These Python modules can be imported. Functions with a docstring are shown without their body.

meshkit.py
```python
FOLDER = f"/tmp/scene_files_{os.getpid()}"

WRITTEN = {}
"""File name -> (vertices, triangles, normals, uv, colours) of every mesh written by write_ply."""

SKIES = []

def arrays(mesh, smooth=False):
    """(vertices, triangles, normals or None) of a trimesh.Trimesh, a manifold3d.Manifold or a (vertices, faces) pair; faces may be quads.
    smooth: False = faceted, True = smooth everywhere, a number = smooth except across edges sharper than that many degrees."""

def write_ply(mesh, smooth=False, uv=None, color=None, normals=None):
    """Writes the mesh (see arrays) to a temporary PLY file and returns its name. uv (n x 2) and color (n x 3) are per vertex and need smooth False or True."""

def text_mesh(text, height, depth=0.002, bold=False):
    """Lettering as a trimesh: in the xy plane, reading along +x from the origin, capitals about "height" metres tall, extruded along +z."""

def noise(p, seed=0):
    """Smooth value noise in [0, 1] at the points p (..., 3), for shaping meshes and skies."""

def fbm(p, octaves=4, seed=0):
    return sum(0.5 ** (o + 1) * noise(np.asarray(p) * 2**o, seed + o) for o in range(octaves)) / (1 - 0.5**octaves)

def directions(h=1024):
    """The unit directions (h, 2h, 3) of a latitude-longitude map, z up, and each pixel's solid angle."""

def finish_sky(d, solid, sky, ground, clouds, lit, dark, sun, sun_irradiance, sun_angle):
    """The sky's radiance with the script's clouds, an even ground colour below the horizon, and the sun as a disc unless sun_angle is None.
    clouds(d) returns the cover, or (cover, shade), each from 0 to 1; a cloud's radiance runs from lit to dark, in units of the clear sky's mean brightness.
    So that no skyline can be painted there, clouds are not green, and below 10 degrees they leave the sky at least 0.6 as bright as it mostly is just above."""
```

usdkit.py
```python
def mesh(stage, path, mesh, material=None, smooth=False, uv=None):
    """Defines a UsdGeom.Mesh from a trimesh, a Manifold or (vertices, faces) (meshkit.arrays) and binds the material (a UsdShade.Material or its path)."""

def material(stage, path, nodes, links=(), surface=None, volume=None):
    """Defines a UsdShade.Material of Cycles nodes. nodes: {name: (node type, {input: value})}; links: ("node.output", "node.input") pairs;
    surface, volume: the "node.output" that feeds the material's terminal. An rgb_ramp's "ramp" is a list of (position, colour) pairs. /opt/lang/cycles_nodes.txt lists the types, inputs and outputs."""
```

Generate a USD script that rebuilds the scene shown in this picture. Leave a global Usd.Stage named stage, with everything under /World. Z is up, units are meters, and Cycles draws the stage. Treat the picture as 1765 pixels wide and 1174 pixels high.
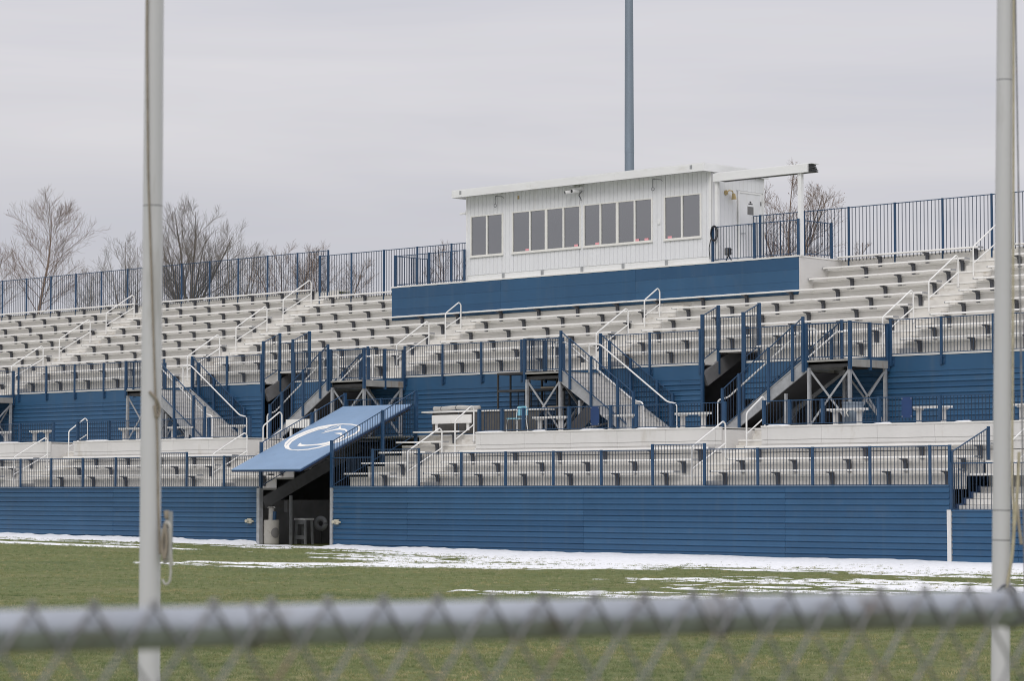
import math, random
import numpy as np
import trimesh
import usdkit, meshkit
from pxr import Usd, UsdGeom, UsdLux, UsdShade, Gf, Sdf, Vt
from shapely.geometry import Polygon, LineString, Point
from shapely import affinity

random.seed(7)
rng = np.random.default_rng(7)
stage = Usd.Stage.CreateInMemory()
UsdGeom.SetStageUpAxis(stage, UsdGeom.Tokens.z)
UsdGeom.SetStageMetersPerUnit(stage, 1.0)
W = UsdGeom.Xform.Define(stage, '/World').GetPrim()
UsdGeom.Scope.Define(stage, '/World/Looks')
stage.SetDefaultPrim(W)

# ------------------------------------------------------------------ camera
TH = math.radians(43.5)
PITCH = math.atan(263 / 4500.0)
CAM = np.array([0.0, -57.0, 1.84])
cam = UsdGeom.Camera.Define(stage, '/World/camera')
cam.AddTranslateOp().Set(Gf.Vec3d(*CAM))
cam.AddRotateZOp().Set(math.degrees(TH))
cam.AddRotateXOp().Set(90 + math.degrees(PITCH))
cam.CreateFocalLengthAttr(36 * 4500 / 1765.0)
cam.CreateHorizontalApertureAttr(36.0)
cam.CreateVerticalApertureAttr(36.0 * 682 / 1024)
cam.CreateFStopAttr(6.4)
cam.CreateFocusDistanceAttr(78.0)
cam.CreateClippingRangeAttr(Gf.Vec2f(0.1, 5000))
cam.CreateExposureAttr(0.0)
RIGHT = np.array([math.cos(TH), math.sin(TH), 0])
FWD = np.array([-math.sin(TH), math.cos(TH), 0])

# ------------------------------------------------------------------ sky and sun
SUN_EL, SUN_ROT = math.radians(42), math.radians(150)
SKY_STRENGTH = 0.10
dome = UsdLux.DomeLight.Define(stage, '/World/sky')
sky_mat = usdkit.material(stage, '/World/Looks/sky_material', {
    "s": ("sky_texture", {"sky_type": "single_scattering", "sun_disc": False, "sun_elevation": SUN_EL, "sun_rotation": SUN_ROT,
                          "aerosol_density": 2.0}),
    "tc": ("texture_coordinate", {}),
    "sep": ("separate_xyz", {}),
    "up": ("math", {"math_type": "maximum", "value2": 0.0}),
    # long flat cloud bands: vertical direction stretched
    "map": ("mapping", {"mapping_type": "point", "scale": (1.6, 1.6, 16.0)}),
    "n": ("noise_texture", {"scale": 1.3, "detail": 5.0, "roughness": 0.5, "distortion": 0.4}),
    "r": ("rgb_ramp", {"ramp": [(0.32, (5.25, 5.26, 5.78)), (0.50, (5.95, 5.86, 6.20)), (0.66, (6.55, 6.40, 6.62))]}),
    "zen": ("map_range", {"value": 0.0, "from_min": 0.02, "from_max": 0.9, "to_min": 1.0, "to_max": 1.85, "clamp": True}),
    "mul": ("mix_color", {"blend_type": "multiply", "fac": 1.0, "use_clamp": False}),
    "mix": ("mix_color", {"blend_type": "mix", "fac": 0.95, "use_clamp": False}),
    "b": ("background_shader", {"strength": SKY_STRENGTH}),
}, [("tc.generated", "map.vector"), ("tc.generated", "sep.vector"), ("map.vector", "n.vector"), ("n.fac", "r.fac"),
    ("sep.z", "zen.value"), ("r.color", "mul.a"), ("zen.result", "mul.b"),
    ("s.color", "mix.a"), ("mul.result", "mix.b"), ("mix.result", "b.color")], surface="b.background")
UsdShade.MaterialBindingAPI.Apply(dome.GetPrim()).Bind(sky_mat)
dome.GetPrim().SetCustomDataByKey('label', 'pale grey overcast winter sky with faint lavender bands')
dome.GetPrim().SetCustomDataByKey('kind', 'structure')
sun = UsdLux.DistantLight.Define(stage, '/World/sun')
sun.CreateIntensityAttr(0.30)
sun.CreateAngleAttr(25.0)
sun.CreateColorAttr(Gf.Vec3f(1.0, 0.97, 0.92))
sun.GetPrim().CreateAttribute('inputs:normalize', Sdf.ValueTypeNames.Bool).Set(True)
sun.AddRotateZOp().Set(-math.degrees(SUN_ROT))
sun.AddRotateXOp().Set(-(90 - math.degrees(SUN_EL)))

# ------------------------------------------------------------------ helpers
_count = {}


def path_for(parent, name):
    key = (parent, name)
    k = _count.get(key, 0)
    _count[key] = k + 1
    return f"{parent}/{name}" if k == 0 else f"{parent}/{name}_{k:03d}"


def tag(prim, label=None, cat=None, group=None, kind=None):
    for k, v in (('label', label), ('category', cat), ('group', group), ('kind', kind)):
        if v:
            prim.SetCustomDataByKey(k, v)
    return prim


def thing(name, label, cat, group=None, loc=(0, 0, 0), kind=None):
    x = UsdGeom.Xform.Define(stage, path_for('/World', name))
    if tuple(loc) != (0, 0, 0):
        x.AddTranslateOp().Set(Gf.Vec3d(*map(float, loc)))
    return tag(x.GetPrim(), label, cat, group, kind)


class MB:
    """Collects simple shapes into one mesh."""
    def __init__(self):
        self.v, self.f, self.n = [], [], 0

    def add(self, v, f):
        v = np.asarray(v, float)
        self.v.append(v)
        self.f.append(np.asarray(f, int) + self.n)
        self.n += len(v)
        return self

    def box(self, x0, x1, y0, y1, z0, z1):
        v = [(x, y, z) for x in (x0, x1) for y in (y0, y1) for z in (z0, z1)]
        f = [(0, 1, 3), (0, 3, 2), (4, 6, 7), (4, 7, 5), (0, 4, 5), (0, 5, 1), (2, 3, 7), (2, 7, 6), (0, 2, 6), (0, 6, 4), (1, 5, 7), (1, 7, 3)]
        return self.add(v, f)

    def bar(self, a, b, w, h=None, up=(0, 0, 1)):
        """rectangular bar from a to b, w across, h along up"""
        h = w if h is None else h
        a, b, up = np.array(a, float), np.array(b, float), np.array(up, float)
        d = b - a
        d /= np.linalg.norm(d)
        if abs(d @ up) > 0.98:
            up = np.array([0, 1.0, 0])
        s = np.cross(d, up)
        s /= np.linalg.norm(s)
        u = np.cross(s, d)
        v = [p + s * w / 2 * i + u * h / 2 * j for p in (a, b) for i in (-1, 1) for j in (-1, 1)]
        f = [(0, 1, 3), (0, 3, 2), (4, 6, 7), (4, 7, 5), (0, 4, 5), (0, 5, 1), (2, 3, 7), (2, 7, 6), (0, 2, 6), (0, 6, 4), (1, 5, 7), (1, 7, 3)]
        return self.add(v, f)

    def tube(self, pts, r, n=8, r1=None, cap=True):
        pts = np.asarray(pts, float)
        m = len(pts)
        rad = np.linspace(r, r if r1 is None else r1, m)
        t = np.gradient(pts, axis=0)
        t /= np.maximum(np.linalg.norm(t, axis=1, keepdims=True), 1e-9)
        ref = np.array([0, 0, 1.0]) if abs(t[0][2]) < 0.9 else np.array([0, 1.0, 0])
        rings = []
        for i in range(m):
            ref = ref - t[i] * (ref @ t[i])
            ref /= np.linalg.norm(ref)
            s = np.cross(t[i], ref)
            a = np.arange(n) * 2 * np.pi / n
            rings.append(pts[i] + rad[i] * (np.cos(a)[:, None] * ref + np.sin(a)[:, None] * s))
        v = np.concatenate(rings)
        f = []
        for i in range(m - 1):
            for k in range(n):
                p, q = i * n + k, i * n + (k + 1) % n
                f += [(p, q, q + n), (p, q + n, p + n)]
        if cap:
            c0, c1 = len(v), len(v) + 1
            v = np.vstack([v, pts[0], pts[-1]])
            for k in range(n):
                f.append((c0, (k + 1) % n, k))
                f.append((c1, (m - 1) * n + k, (m - 1) * n + (k + 1) % n))
        return self.add(v, f)

    def prism(self, prof, x0, x1):
        """closed profile [(y, z)...] counter-clockwise seen from +x, extruded along x"""
        p = np.array(prof, float)
        tri = trimesh.creation.extrude_polygon(Polygon(p), 1.0, engine='earcut')
        v = np.array(tri.vertices)
        v = np.stack([x0 + v[:, 2] * (x1 - x0), v[:, 0], v[:, 1]], 1)
        return self.add(v, tri.faces)

    def mesh(self, tm):
        return self.add(tm.vertices, tm.faces)

    def build(self, name, mat, parent='/World', smooth=False, **kw):
        p = parent if isinstance(parent, str) else str(parent.GetPath())
        v, f = np.concatenate(self.v), np.concatenate(self.f)
        m = usdkit.mesh(stage, path_for(p, name), (v, f), M[mat] if isinstance(mat, str) else mat, smooth=smooth)
        tag(m.GetPrim(), **kw)
        return m.GetPrim()


def B(*a):
    return MB().box(*a)


def bend(pts, rad=0.07, k=4):
    """round the corners of a polyline"""
    pts = [np.array(p, float) for p in pts]
    out = [pts[0]]
    for a, b, c in zip(pts, pts[1:], pts[2:]):
        u, w = a - b, c - b
        lu, lw = np.linalg.norm(u), np.linalg.norm(w)
        r = min(rad, lu * .45, lw * .45)
        p, q = b + u / lu * r, b + w / lw * r
        for t in np.linspace(0, 1, k + 1):
            out.append((1 - t) ** 2 * p + 2 * t * (1 - t) * b + t * t * q)
    out.append(pts[-1])
    return np.array(out)


# ------------------------------------------------------------------ materials
M = {}


SPECK = set()


def paint(name, col, rough=0.5, var=0.12, scale=1.5, metal=0.0, bump=0.0, dirt=None, spec=0.5, streak=None, fine=40.0):
    """painted or metal surface with soft tone variation, fine grain and optional dirt patches / vertical streaks"""
    lo = tuple(c * (1 - var) for c in col)
    hi = tuple(min(1, c * (1 + var)) for c in col)
    nodes = {"g": ("geometry", {}), "map": ("mapping", {"mapping_type": "point", "scale": streak or (1, 1, 1)}),
             "n": ("noise_texture", {"scale": scale, "detail": 6.0, "roughness": 0.6}),
             "r": ("rgb_ramp", {"ramp": [(0.3, lo), (0.7, hi)]}),
             "n2": ("noise_texture", {"scale": fine, "detail": 3.0, "roughness": 0.6}),
             "r2": ("map_range", {"from_min": 0.3, "from_max": 0.7, "to_min": rough - 0.08, "to_max": rough + 0.1, "clamp": True}),
             "p": ("principled_bsdf", {"metallic": metal, "specular_ior_level": spec})}
    links = [("g.position", "map.vector"), ("map.vector", "n.vector"), ("g.position", "n2.vector"), ("n.fac", "r.fac"),
             ("n2.fac", "r2.value"), ("r2.result", "p.roughness")]
    out = "r.color"
    if dirt:
        nodes["n3"] = ("noise_texture", {"scale": dirt[1], "detail": 5.0, "roughness": 0.65})
        nodes["mr"] = ("map_range", {"from_min": dirt[2], "from_max": dirt[2] + 0.13, "to_min": 0.0, "to_max": dirt[3], "clamp": True})
        nodes["mx"] = ("mix_color", {"blend_type": "mix", "b": dirt[0]})
        links += [("map.vector", "n3.vector"), ("n3.fac", "mr.value"), ("mr.result", "mx.fac"), (out, "mx.a")]
        out = "mx.result"
    if name.startswith('blue_siding'):
        # rubbed and chipped spots, and faint vertical run marks
        nodes["sm"] = ("mapping", {"mapping_type": "point", "scale": (1, 1, 2.2)})
        nodes["sp"] = ("noise_texture", {"scale": 5.5, "detail": 4.0, "roughness": 0.75})
        nodes["sr"] = ("map_range", {"from_min": 0.715, "from_max": 0.76, "to_min": 0.0, "to_max": 0.75, "clamp": True})
        nodes["sx"] = ("mix_color", {"blend_type": "mix", "b": (0.30, 0.33, 0.36)})
        nodes["vm"] = ("mapping", {"mapping_type": "point", "scale": (3.0, 3.0, 0.10)})
        nodes["vn"] = ("noise_texture", {"scale": 1.0, "detail": 4.0, "roughness": 0.65})
        nodes["vr"] = ("map_range", {"from_min": 0.55, "from_max": 0.75, "to_min": 0.0, "to_max": 0.30, "clamp": True})
        nodes["vx"] = ("mix_color", {"blend_type": "mix", "b": (0.075, 0.12, 0.17)})
        links += [("g.position", "sm.vector"), ("sm.vector", "sp.vector"), ("sp.fac", "sr.value"), ("g.position", "vm.vector"), ("vm.vector", "vn.vector"), ("vn.fac", "vr.value"),
                  ("vr.result", "vx.fac"), (out, "vx.a"), ("sr.result", "sx.fac"), ("vx.result", "sx.a")]
        out = "sx.result"
    links.append((out, "p.base_color"))
    if bump:
        nodes["b"] = ("bump", {"strength": 0.4, "distance": bump})
        links += [("n2.fac", "b.height"), ("b.normal", "p.normal")]
    M[name] = usdkit.material(stage, f'/World/Looks/{name}', nodes, links, surface="p.BSDF")


BLUE = (0.0195, 0.078, 0.166)
paint('blue_siding', BLUE, 0.42, 0.10, 0.5, dirt=((0.05, 0.09, 0.15), 1.4, 0.56, 0.35), streak=(1, 1, 0.35))
paint('blue_siding_faded', (0.0235, 0.086, 0.178), 0.46, 0.12, 0.6, dirt=((0.06, 0.10, 0.16), 1.7, 0.55, 0.35), streak=(1, 1, 0.35))
paint('blue_siding_deep', (0.0165, 0.070, 0.153), 0.40, 0.10, 0.5, dirt=((0.05, 0.09, 0.15), 1.3, 0.58, 0.3), streak=(1, 1, 0.35))
paint('blue_rail', (0.0145, 0.053, 0.120), 0.45, 0.15, 2.0)
paint('blue_picket', (0.012, 0.030, 0.062), 0.5, 0.2, 2.0)
paint('blue_sign', (0.012, 0.04, 0.13), 0.4, 0.1, 2.0)
paint('blue_roof', (0.175, 0.275, 0.42), 0.55, 0.07, 1.2, dirt=((0.14, 0.22, 0.34), 2.2, 0.58, 0.4))
paint('blue_edge', (0.02, 0.05, 0.13), 0.5, 0.1, 2.0)
paint('white_logo', (0.78, 0.76, 0.72), 0.55, 0.05, 2.0)
paint('aluminium_bench', (0.82, 0.81, 0.785), 0.40, 0.05, 1.0, metal=0.15, dirt=((0.5, 0.48, 0.44), 3.0, 0.60, 0.4))
paint('aluminium_deck', (0.66, 0.645, 0.615), 0.5, 0.09, 0.9, metal=0.1, dirt=((0.40, 0.38, 0.34), 1.8, 0.55, 0.28), streak=(1, 1, 2.5))
paint('aluminium_deck_worn', (0.66, 0.64, 0.60), 0.55, 0.10, 1.3, metal=0.1, dirt=((0.36, 0.30, 0.22), 1.6, 0.56, 0.5), streak=(1, 1, 2.5))
paint('aluminium_nosing', (0.80, 0.785, 0.755), 0.42, 0.06, 1.2, metal=0.15)
paint('fascia_grey', (0.64, 0.63, 0.615), 0.5, 0.06, 0.8, metal=0.1, dirt=((0.42, 0.38, 0.31), 1.5, 0.58, 0.4), streak=(1, 1, 0.4))
paint('steel_bracket', (0.085, 0.09, 0.105), 0.55, 0.2, 3.0, metal=0.3)
paint('galvanised', (0.36, 0.37, 0.385), 0.5, 0.18, 5.0, metal=0.35, dirt=((0.27, 0.24, 0.2), 3.0, 0.6, 0.5))
paint('landing_steel', (0.33, 0.325, 0.305), 0.6, 0.15, 4.0, metal=0.2, dirt=((0.26, 0.16, 0.08), 5.0, 0.58, 0.6), streak=(1, 1, 0.3))
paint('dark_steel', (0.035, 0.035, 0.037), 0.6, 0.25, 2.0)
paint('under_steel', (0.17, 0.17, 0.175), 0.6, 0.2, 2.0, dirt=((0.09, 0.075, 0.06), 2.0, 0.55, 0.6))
paint('white_rail', (0.76, 0.755, 0.74), 0.38, 0.05, 3.0, dirt=((0.55, 0.5, 0.42), 6.0, 0.62, 0.5))
paint('white_siding', (0.72, 0.73, 0.755), 0.45, 0.03, 1.5, dirt=((0.66, 0.65, 0.63), 1.8, 0.58, 0.35), streak=(1, 1, 0.25))
paint('white_trim', (0.76, 0.765, 0.77), 0.45, 0.04, 1.5, dirt=((0.6, 0.58, 0.54), 2.5, 0.6, 0.4), streak=(0.4, 1, 1))
paint('window_frame', (0.75, 0.74, 0.71), 0.45, 0.04, 2.0)
paint('pole_paint', (0.525, 0.525, 0.545), 0.42, 0.05, 2.0, dirt=((0.30, 0.29, 0.27), 4.0, 0.60, 0.5), streak=(2, 2, 0.3))
paint('mast_steel', (0.21, 0.255, 0.31), 0.5, 0.12, 1.5, metal=0.3, dirt=((0.14, 0.15, 0.17), 1.2, 0.56, 0.5), streak=(1.5, 1.5, 0.15))
paint('rope_tan', (0.26, 0.225, 0.185), 0.9, 0.2, 20.0)
paint('rope_yellow', (0.40, 0.36, 0.26), 0.9, 0.2, 20.0)
paint('rope_white', (0.42, 0.41, 0.39), 0.9, 0.1, 20.0)
paint('chain_wire', (0.23, 0.23, 0.245), 0.55, 0.25, 14.0, metal=0.3, dirt=((0.22, 0.12, 0.07), 9.0, 0.56, 0.7))
paint('fence_pipe', (0.36, 0.385, 0.425), 0.34, 0.14, 6.0, metal=0.75, dirt=((0.22, 0.21, 0.20), 9.0, 0.52, 0.75))
paint('bark', (0.17, 0.145, 0.125), 0.9, 0.3, 5.0)
paint('twig', (0.20, 0.15, 0.122), 0.9, 0.25, 1.5)
paint('twig_grey', (0.185, 0.165, 0.148), 0.9, 0.25, 1.5)
paint('leaf_dry', (0.17, 0.07, 0.035), 0.8, 0.4, 2.0)
paint('barrel_plastic', (0.36, 0.345, 0.315), 0.5, 0.08, 3.0, dirt=((0.2, 0.18, 0.15), 4.0, 0.55, 0.5))
paint('barrel_print', (0.15, 0.145, 0.14), 0.6, 0.1, 3.0)
paint('beige_metal', (0.50, 0.47, 0.38), 0.5, 0.1, 6.0)
paint('brass', (0.46, 0.36, 0.19), 0.35, 0.15, 9.0, metal=0.7)
paint('black_plastic', (0.015, 0.016, 0.02), 0.5, 0.1, 3.0)
paint('black_mesh', (0.022, 0.022, 0.025), 0.7, 0.2, 9.0)
paint('chair_blue', (0.22, 0.50, 0.62), 0.5, 0.08, 3.0)
paint('skirting', (0.075, 0.072, 0.068), 0.8, 0.2, 3.0)
paint('wood_board', (0.33, 0.28, 0.22), 0.7, 0.2, 5.0)
paint('pink_card', (0.78, 0.36, 0.40), 0.7, 0.05, 3.0)
paint('sign_ink', (0.03, 0.03, 0.035), 0.6, 0.05, 3.0)
paint('paper_grey', (0.16, 0.16, 0.165), 0.6, 0.1, 9.0)
paint('tarp_grey', (0.40, 0.39, 0.37), 0.7, 0.15, 3.0)
paint('room_dark', (0.38, 0.37, 0.355), 0.8, 0.2, 1.0)
paint('awning_dark', (0.05, 0.052, 0.055), 0.6, 0.2, 6.0)
paint('tan_brush', (0.34, 0.30, 0.24), 0.9, 0.2, 9.0)

M['snow'] = usdkit.material(stage, '/World/Looks/snow', {
    "g": ("geometry", {}), "n": ("noise_texture", {"scale": 9.0, "detail": 6.0, "roughness": 0.65}),
    "r": ("rgb_ramp", {"ramp": [(0.3, (0.70, 0.715, 0.745)), (0.6, (0.87, 0.88, 0.90))]}),
    "b": ("bump", {"strength": 0.5, "distance": 0.03}),
    "p": ("principled_bsdf", {"roughness": 0.65, "specular_ior_level": 0.3, "subsurface_weight": 0.0})},
    [("g.position", "n.vector"), ("n.fac", "r.fac"), ("r.color", "p.base_color"), ("n.fac", "b.height"), ("b.normal", "p.normal")], surface="p.BSDF")

M['turf'] = usdkit.material(stage, '/World/Looks/turf', {
    "g": ("geometry", {}),
    "n": ("noise_texture", {"scale": 0.22, "detail": 4.0, "roughness": 0.6}),
    "r": ("rgb_ramp", {"ramp": [(0.32, (0.128, 0.155, 0.066)), (0.5, (0.155, 0.178, 0.072)), (0.68, (0.190, 0.192, 0.090))]}),
    "n1": ("noise_texture", {"scale": 2.6, "detail": 5.0, "roughness": 0.7}),
    "r1": ("rgb_ramp", {"ramp": [(0.3, (0.62, 0.68, 0.60)), (0.55, (1.0, 1.0, 1.0)), (0.72, (1.30, 1.24, 1.25))]}),
    "n2": ("noise_texture", {"scale": 26.0, "detail": 4.0, "roughness": 0.75}),
    "r2": ("rgb_ramp", {"ramp": [(0.32, (0.50, 0.56, 0.48)), (0.52, (1.0, 1.0, 1.0)), (0.70, (1.60, 1.52, 1.45))]}),
    "m1": ("mix_color", {"blend_type": "multiply", "fac": 0.9, "use_clamp": False}),
    "m2": ("mix_color", {"blend_type": "multiply", "fac": 0.9, "use_clamp": False}),
    "bp": ("bump", {"strength": 0.8, "distance": 0.03}),
    "p": ("principled_bsdf", {"roughness": 0.9, "specular_ior_level": 0.15})},
    [("g.position", "n.vector"), ("g.position", "n1.vector"), ("g.position", "n2.vector"), ("n.fac", "r.fac"), ("n1.fac", "r1.fac"), ("n2.fac", "r2.fac"),
     ("r.color", "m1.a"), ("r1.color", "m1.b"), ("m1.result", "m2.a"), ("r2.color", "m2.b"), ("m2.result", "p.base_color"),
     ("n2.fac", "bp.height"), ("bp.normal", "p.normal")], surface="p.BSDF")

M['pane'] = usdkit.material(stage, '/World/Looks/pane', {
    "f": ("fresnel", {"IOR": 1.9}), "t": ("transparent_bsdf", {"color": (0.80, 0.82, 0.83)}), "mr": ("math", {"math_type": "multiply_add", "value2": 0.9, "value3": 0.24, "use_clamp": True}),
    "gl": ("glossy_bsdf", {"color": (0.9, 0.92, 0.95), "roughness": 0.02}), "m": ("mix_closure", {})},
    [("f.fac", "mr.value1"), ("mr.value", "m.fac"), ("t.BSDF", "m.closure1"), ("gl.BSDF", "m.closure2")], surface="m.closure")

# ------------------------------------------------------------------ layout numbers
T = 0.78                 # tread depth
YW = 6.60                # face of the upper blue wall
LZ, LR = 2.0, 0.35       # lower deck: first tread height, rise
UZ, UR = 5.93, 0.41      # upper deck
WALK = 3.75              # walkway level
XL, XR = -104.0, -31.0   # ends of the stand
TX0, TX1 = -65.56, -62.12   # tunnel
AISLES_U = [(-46.2, -44.95), (-57.65, -56.4), (-67.1, -65.85), (-78.7, -77.4), (-90.1, -88.8)]
VOM = [(-52.08, -50.44), (-73.0, -71.36)]
PLX0, PLX1, PLY = -71.04, -51.85, YW + 6 * T   # press box platform


def ground_z(x):
    return np.clip((-52.0 - np.asarray(x, float)) * 0.0096, 0, 0.45)


def cut(a, b, holes):
    """interval a..b minus holes"""
    segs = [(a, b)]
    for h0, h1 in holes:
        out = []
        for s0, s1 in segs:
            if h1 <= s0 or h0 >= s1:
                out.append((s0, s1))
            else:
                if h0 > s0:
                    out.append((s0, h0))
                if h1 < s1:
                    out.append((h1, s1))
        segs = out
    return [s for s in segs if s[1] - s[0] > 0.05]


# ------------------------------------------------------------------ ground and snow
def ground():
    xs = np.concatenate([[-2500, -900, -400, -200], np.arange(-120, 21, 4.0), [60, 200, 900, 2500]])
    ys = np.concatenate([[-2500, -600, -150], np.arange(-60, 81, 7.0), [200, 600, 2500]])
    X, Y = np.meshgrid(xs, ys, indexing='ij')
    Z = ground_z(X)
    v = np.stack([X, Y, Z], -1).reshape(-1, 3)
    ny = len(ys)
    f = []
    for i in range(len(xs) - 1):
        for j in range(ny - 1):
            a = i * ny + j
            f += [(a, a + ny, a + ny + 1), (a, a + ny + 1, a + 1)]
    MB().add(v, f).build('ground', 'turf', label='faded green artificial turf field with worn yellowish streaks', kind='structure')


def fb(x, y, s, seed, o=4):
    return meshkit.fbm(np.stack([np.asarray(x) * s, np.asarray(y) * s, np.zeros_like(x) + seed * 3.7], -1), o, seed)


SNOW = {}


def snow():
    step = 0.13
    xs = np.arange(-101, -24, step)
    ys = np.arange(-25.5, 0.001, step)
    X, Y = np.meshgrid(xs, ys, indexing='ij')
    # far edge of the wide snow band in front of the wall, as a distance from it
    ex = [-102, -80, -70, -63, -60, -57, -53.5, -50, -47, -44.5, -41, -38, -35, -31, -24]
    ew = [1.1, 1.2, 1.5, 0.7, 1.0, 2.6, 5.2, 8.0, 8.8, 8.0, 6.8, 6.2, 6.8, 6.8, 6.4]
    width = np.interp(X, ex, ew)
    d = -Y
    ridge = (fb(X, Y, 0.55, 3) - 0.5) * 2
    fine = (fb(X, Y, 2.3, 9) - 0.5) * 2
    long = (fb(X * 0.35, Y * 1.4, 1.0, 5) - 0.5) * 2
    # band: full near the wall, ragged at its far edge
    finer = (fb(X, Y, 5.2, 77) - 0.5) * 2
    band = (width - d) * 0.20 + 1.1 * long + 0.45 * ridge + 0.55 * fine + 0.35 * finer
    band = np.minimum(band, 1.0 + 0 * d)
    hole = np.where((d > 0.28 * width) & (d < 0.85 * width) & (X < -47.0), 1.4 * (fb(X * .5, Y * 2.0, 0.9, 21) - 0.30), 0)
    band = band - np.maximum(hole, 0) * 1.2
    # tapering tongue to the left
    tongue = np.where((X > -54) & (X < -42), 0.8 - np.abs(d - np.interp(X, [-54, -50, -46, -42], [12.6, 11.2, 9.8, 8.2])) / np.interp(X, [-54, -52, -47, -42], [0.15, 0.8, 1.6, 1.9]), -1) + 0.9 * fine + 0.5 * finer
    # thin line across the left half
    line = np.where(X < -62.5, 1.05 - np.abs(d - (5.4 + 0.8 * long)) / np.interp(X, [-100, -78, -63], [0.6, 0.55, 0.32]), -1) + 0.6 * fine + 0.4 * finer
    dashes = np.where(X < -48, 0.42 - np.abs(d - (14.0 + 2.5 * long)) / 0.5, -1) + 1.25 * (fb(X * .8, Y * 2, 0.7, 31) - 0.5) * 2 - 0.25 + np.interp(X, [-70, -58, -50], [-0.75, -0.55, 0.1])
    # broken streaks in the right foreground
    right = 2.2 * (fb(X * 0.28, Y * 1.1, 1.0, 13) - 0.54) * 2 + 1.3 * fine + 0.9 * finer + np.interp(X, [-40, -35.5, -32, -26], [-2.0, -0.7, 0.0, 0.35]) - np.abs(d - 14.5) / 7
    near = 0.5 - np.abs(d - (21.6 + 0.8 * long)) / 0.9 + 0.7 * ridge + 1.1 * fine + 0.8 * finer + np.interp(X, [-40, -33, -28], [-1.8, -0.5, 0.0])
    thin = np.maximum.reduce([tongue, line, dashes, right, near])
    h = np.maximum(np.clip(band, -1, 1.0) * 0.030, np.clip(thin, -1, 1.0) * 0.022)
    # ploughed bank against the wall
    amp = np.interp(X, [-66, -60, -52, -40], [0.085, 0.06, 0.045, 0.012]) + 0.16 * np.clip(fb(X, Y * 0, 0.22, 41) - 0.46, 0, 1) + 0.035 * fb(X, Y * 0, 1.1, 43)
    amp = np.where((X > TX0 - 0.1) & (X < TX1 + .3), 0.012, amp)
    bank = amp * np.clip(1 - d / (1.3 + 0.5 * ridge), 0, 1) ** 0.8 * (1 + 0.30 * fine)
    h = np.where(h > -0.004, np.maximum(h, 0) + np.where(d < 2.2, bank, 0), h)
    h = np.where((bank > 0.01) & (d < 1.6), np.maximum(h, bank), h)
    h = h + np.where(h > 0.006, 0.010 * fine, 0)
    Z = ground_z(X) + 0.005 + np.clip(h, -0.012, 1)
    keep = h > -0.002
    SNOW.update(x0=xs[0], y0=ys[0], step=step, h=h)
    nx, ny = X.shape
    cell = keep[:-1, :-1] | keep[1:, :-1] | keep[1:, 1:] | keep[:-1, 1:]
    idx = -np.ones(nx * ny, int)
    ii, jj = np.nonzero(cell)
    a = ii * ny + jj
    quad = np.stack([a, a + ny, a + ny + 1, a + 1], 1)
    used = np.unique(quad)
    idx[used] = np.arange(len(used))
    v = np.stack([X, Y, Z], -1).reshape(-1, 3)[used]
    q = idx[quad]
    f = np.vstack([q[:, [0, 1, 2]], q[:, [0, 2, 3]]])
    MB().add(v, f).build('snow', 'snow', smooth=True, label='melting white snow lying in a band and ragged streaks on the turf', cat='snow', kind='stuff')


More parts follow.
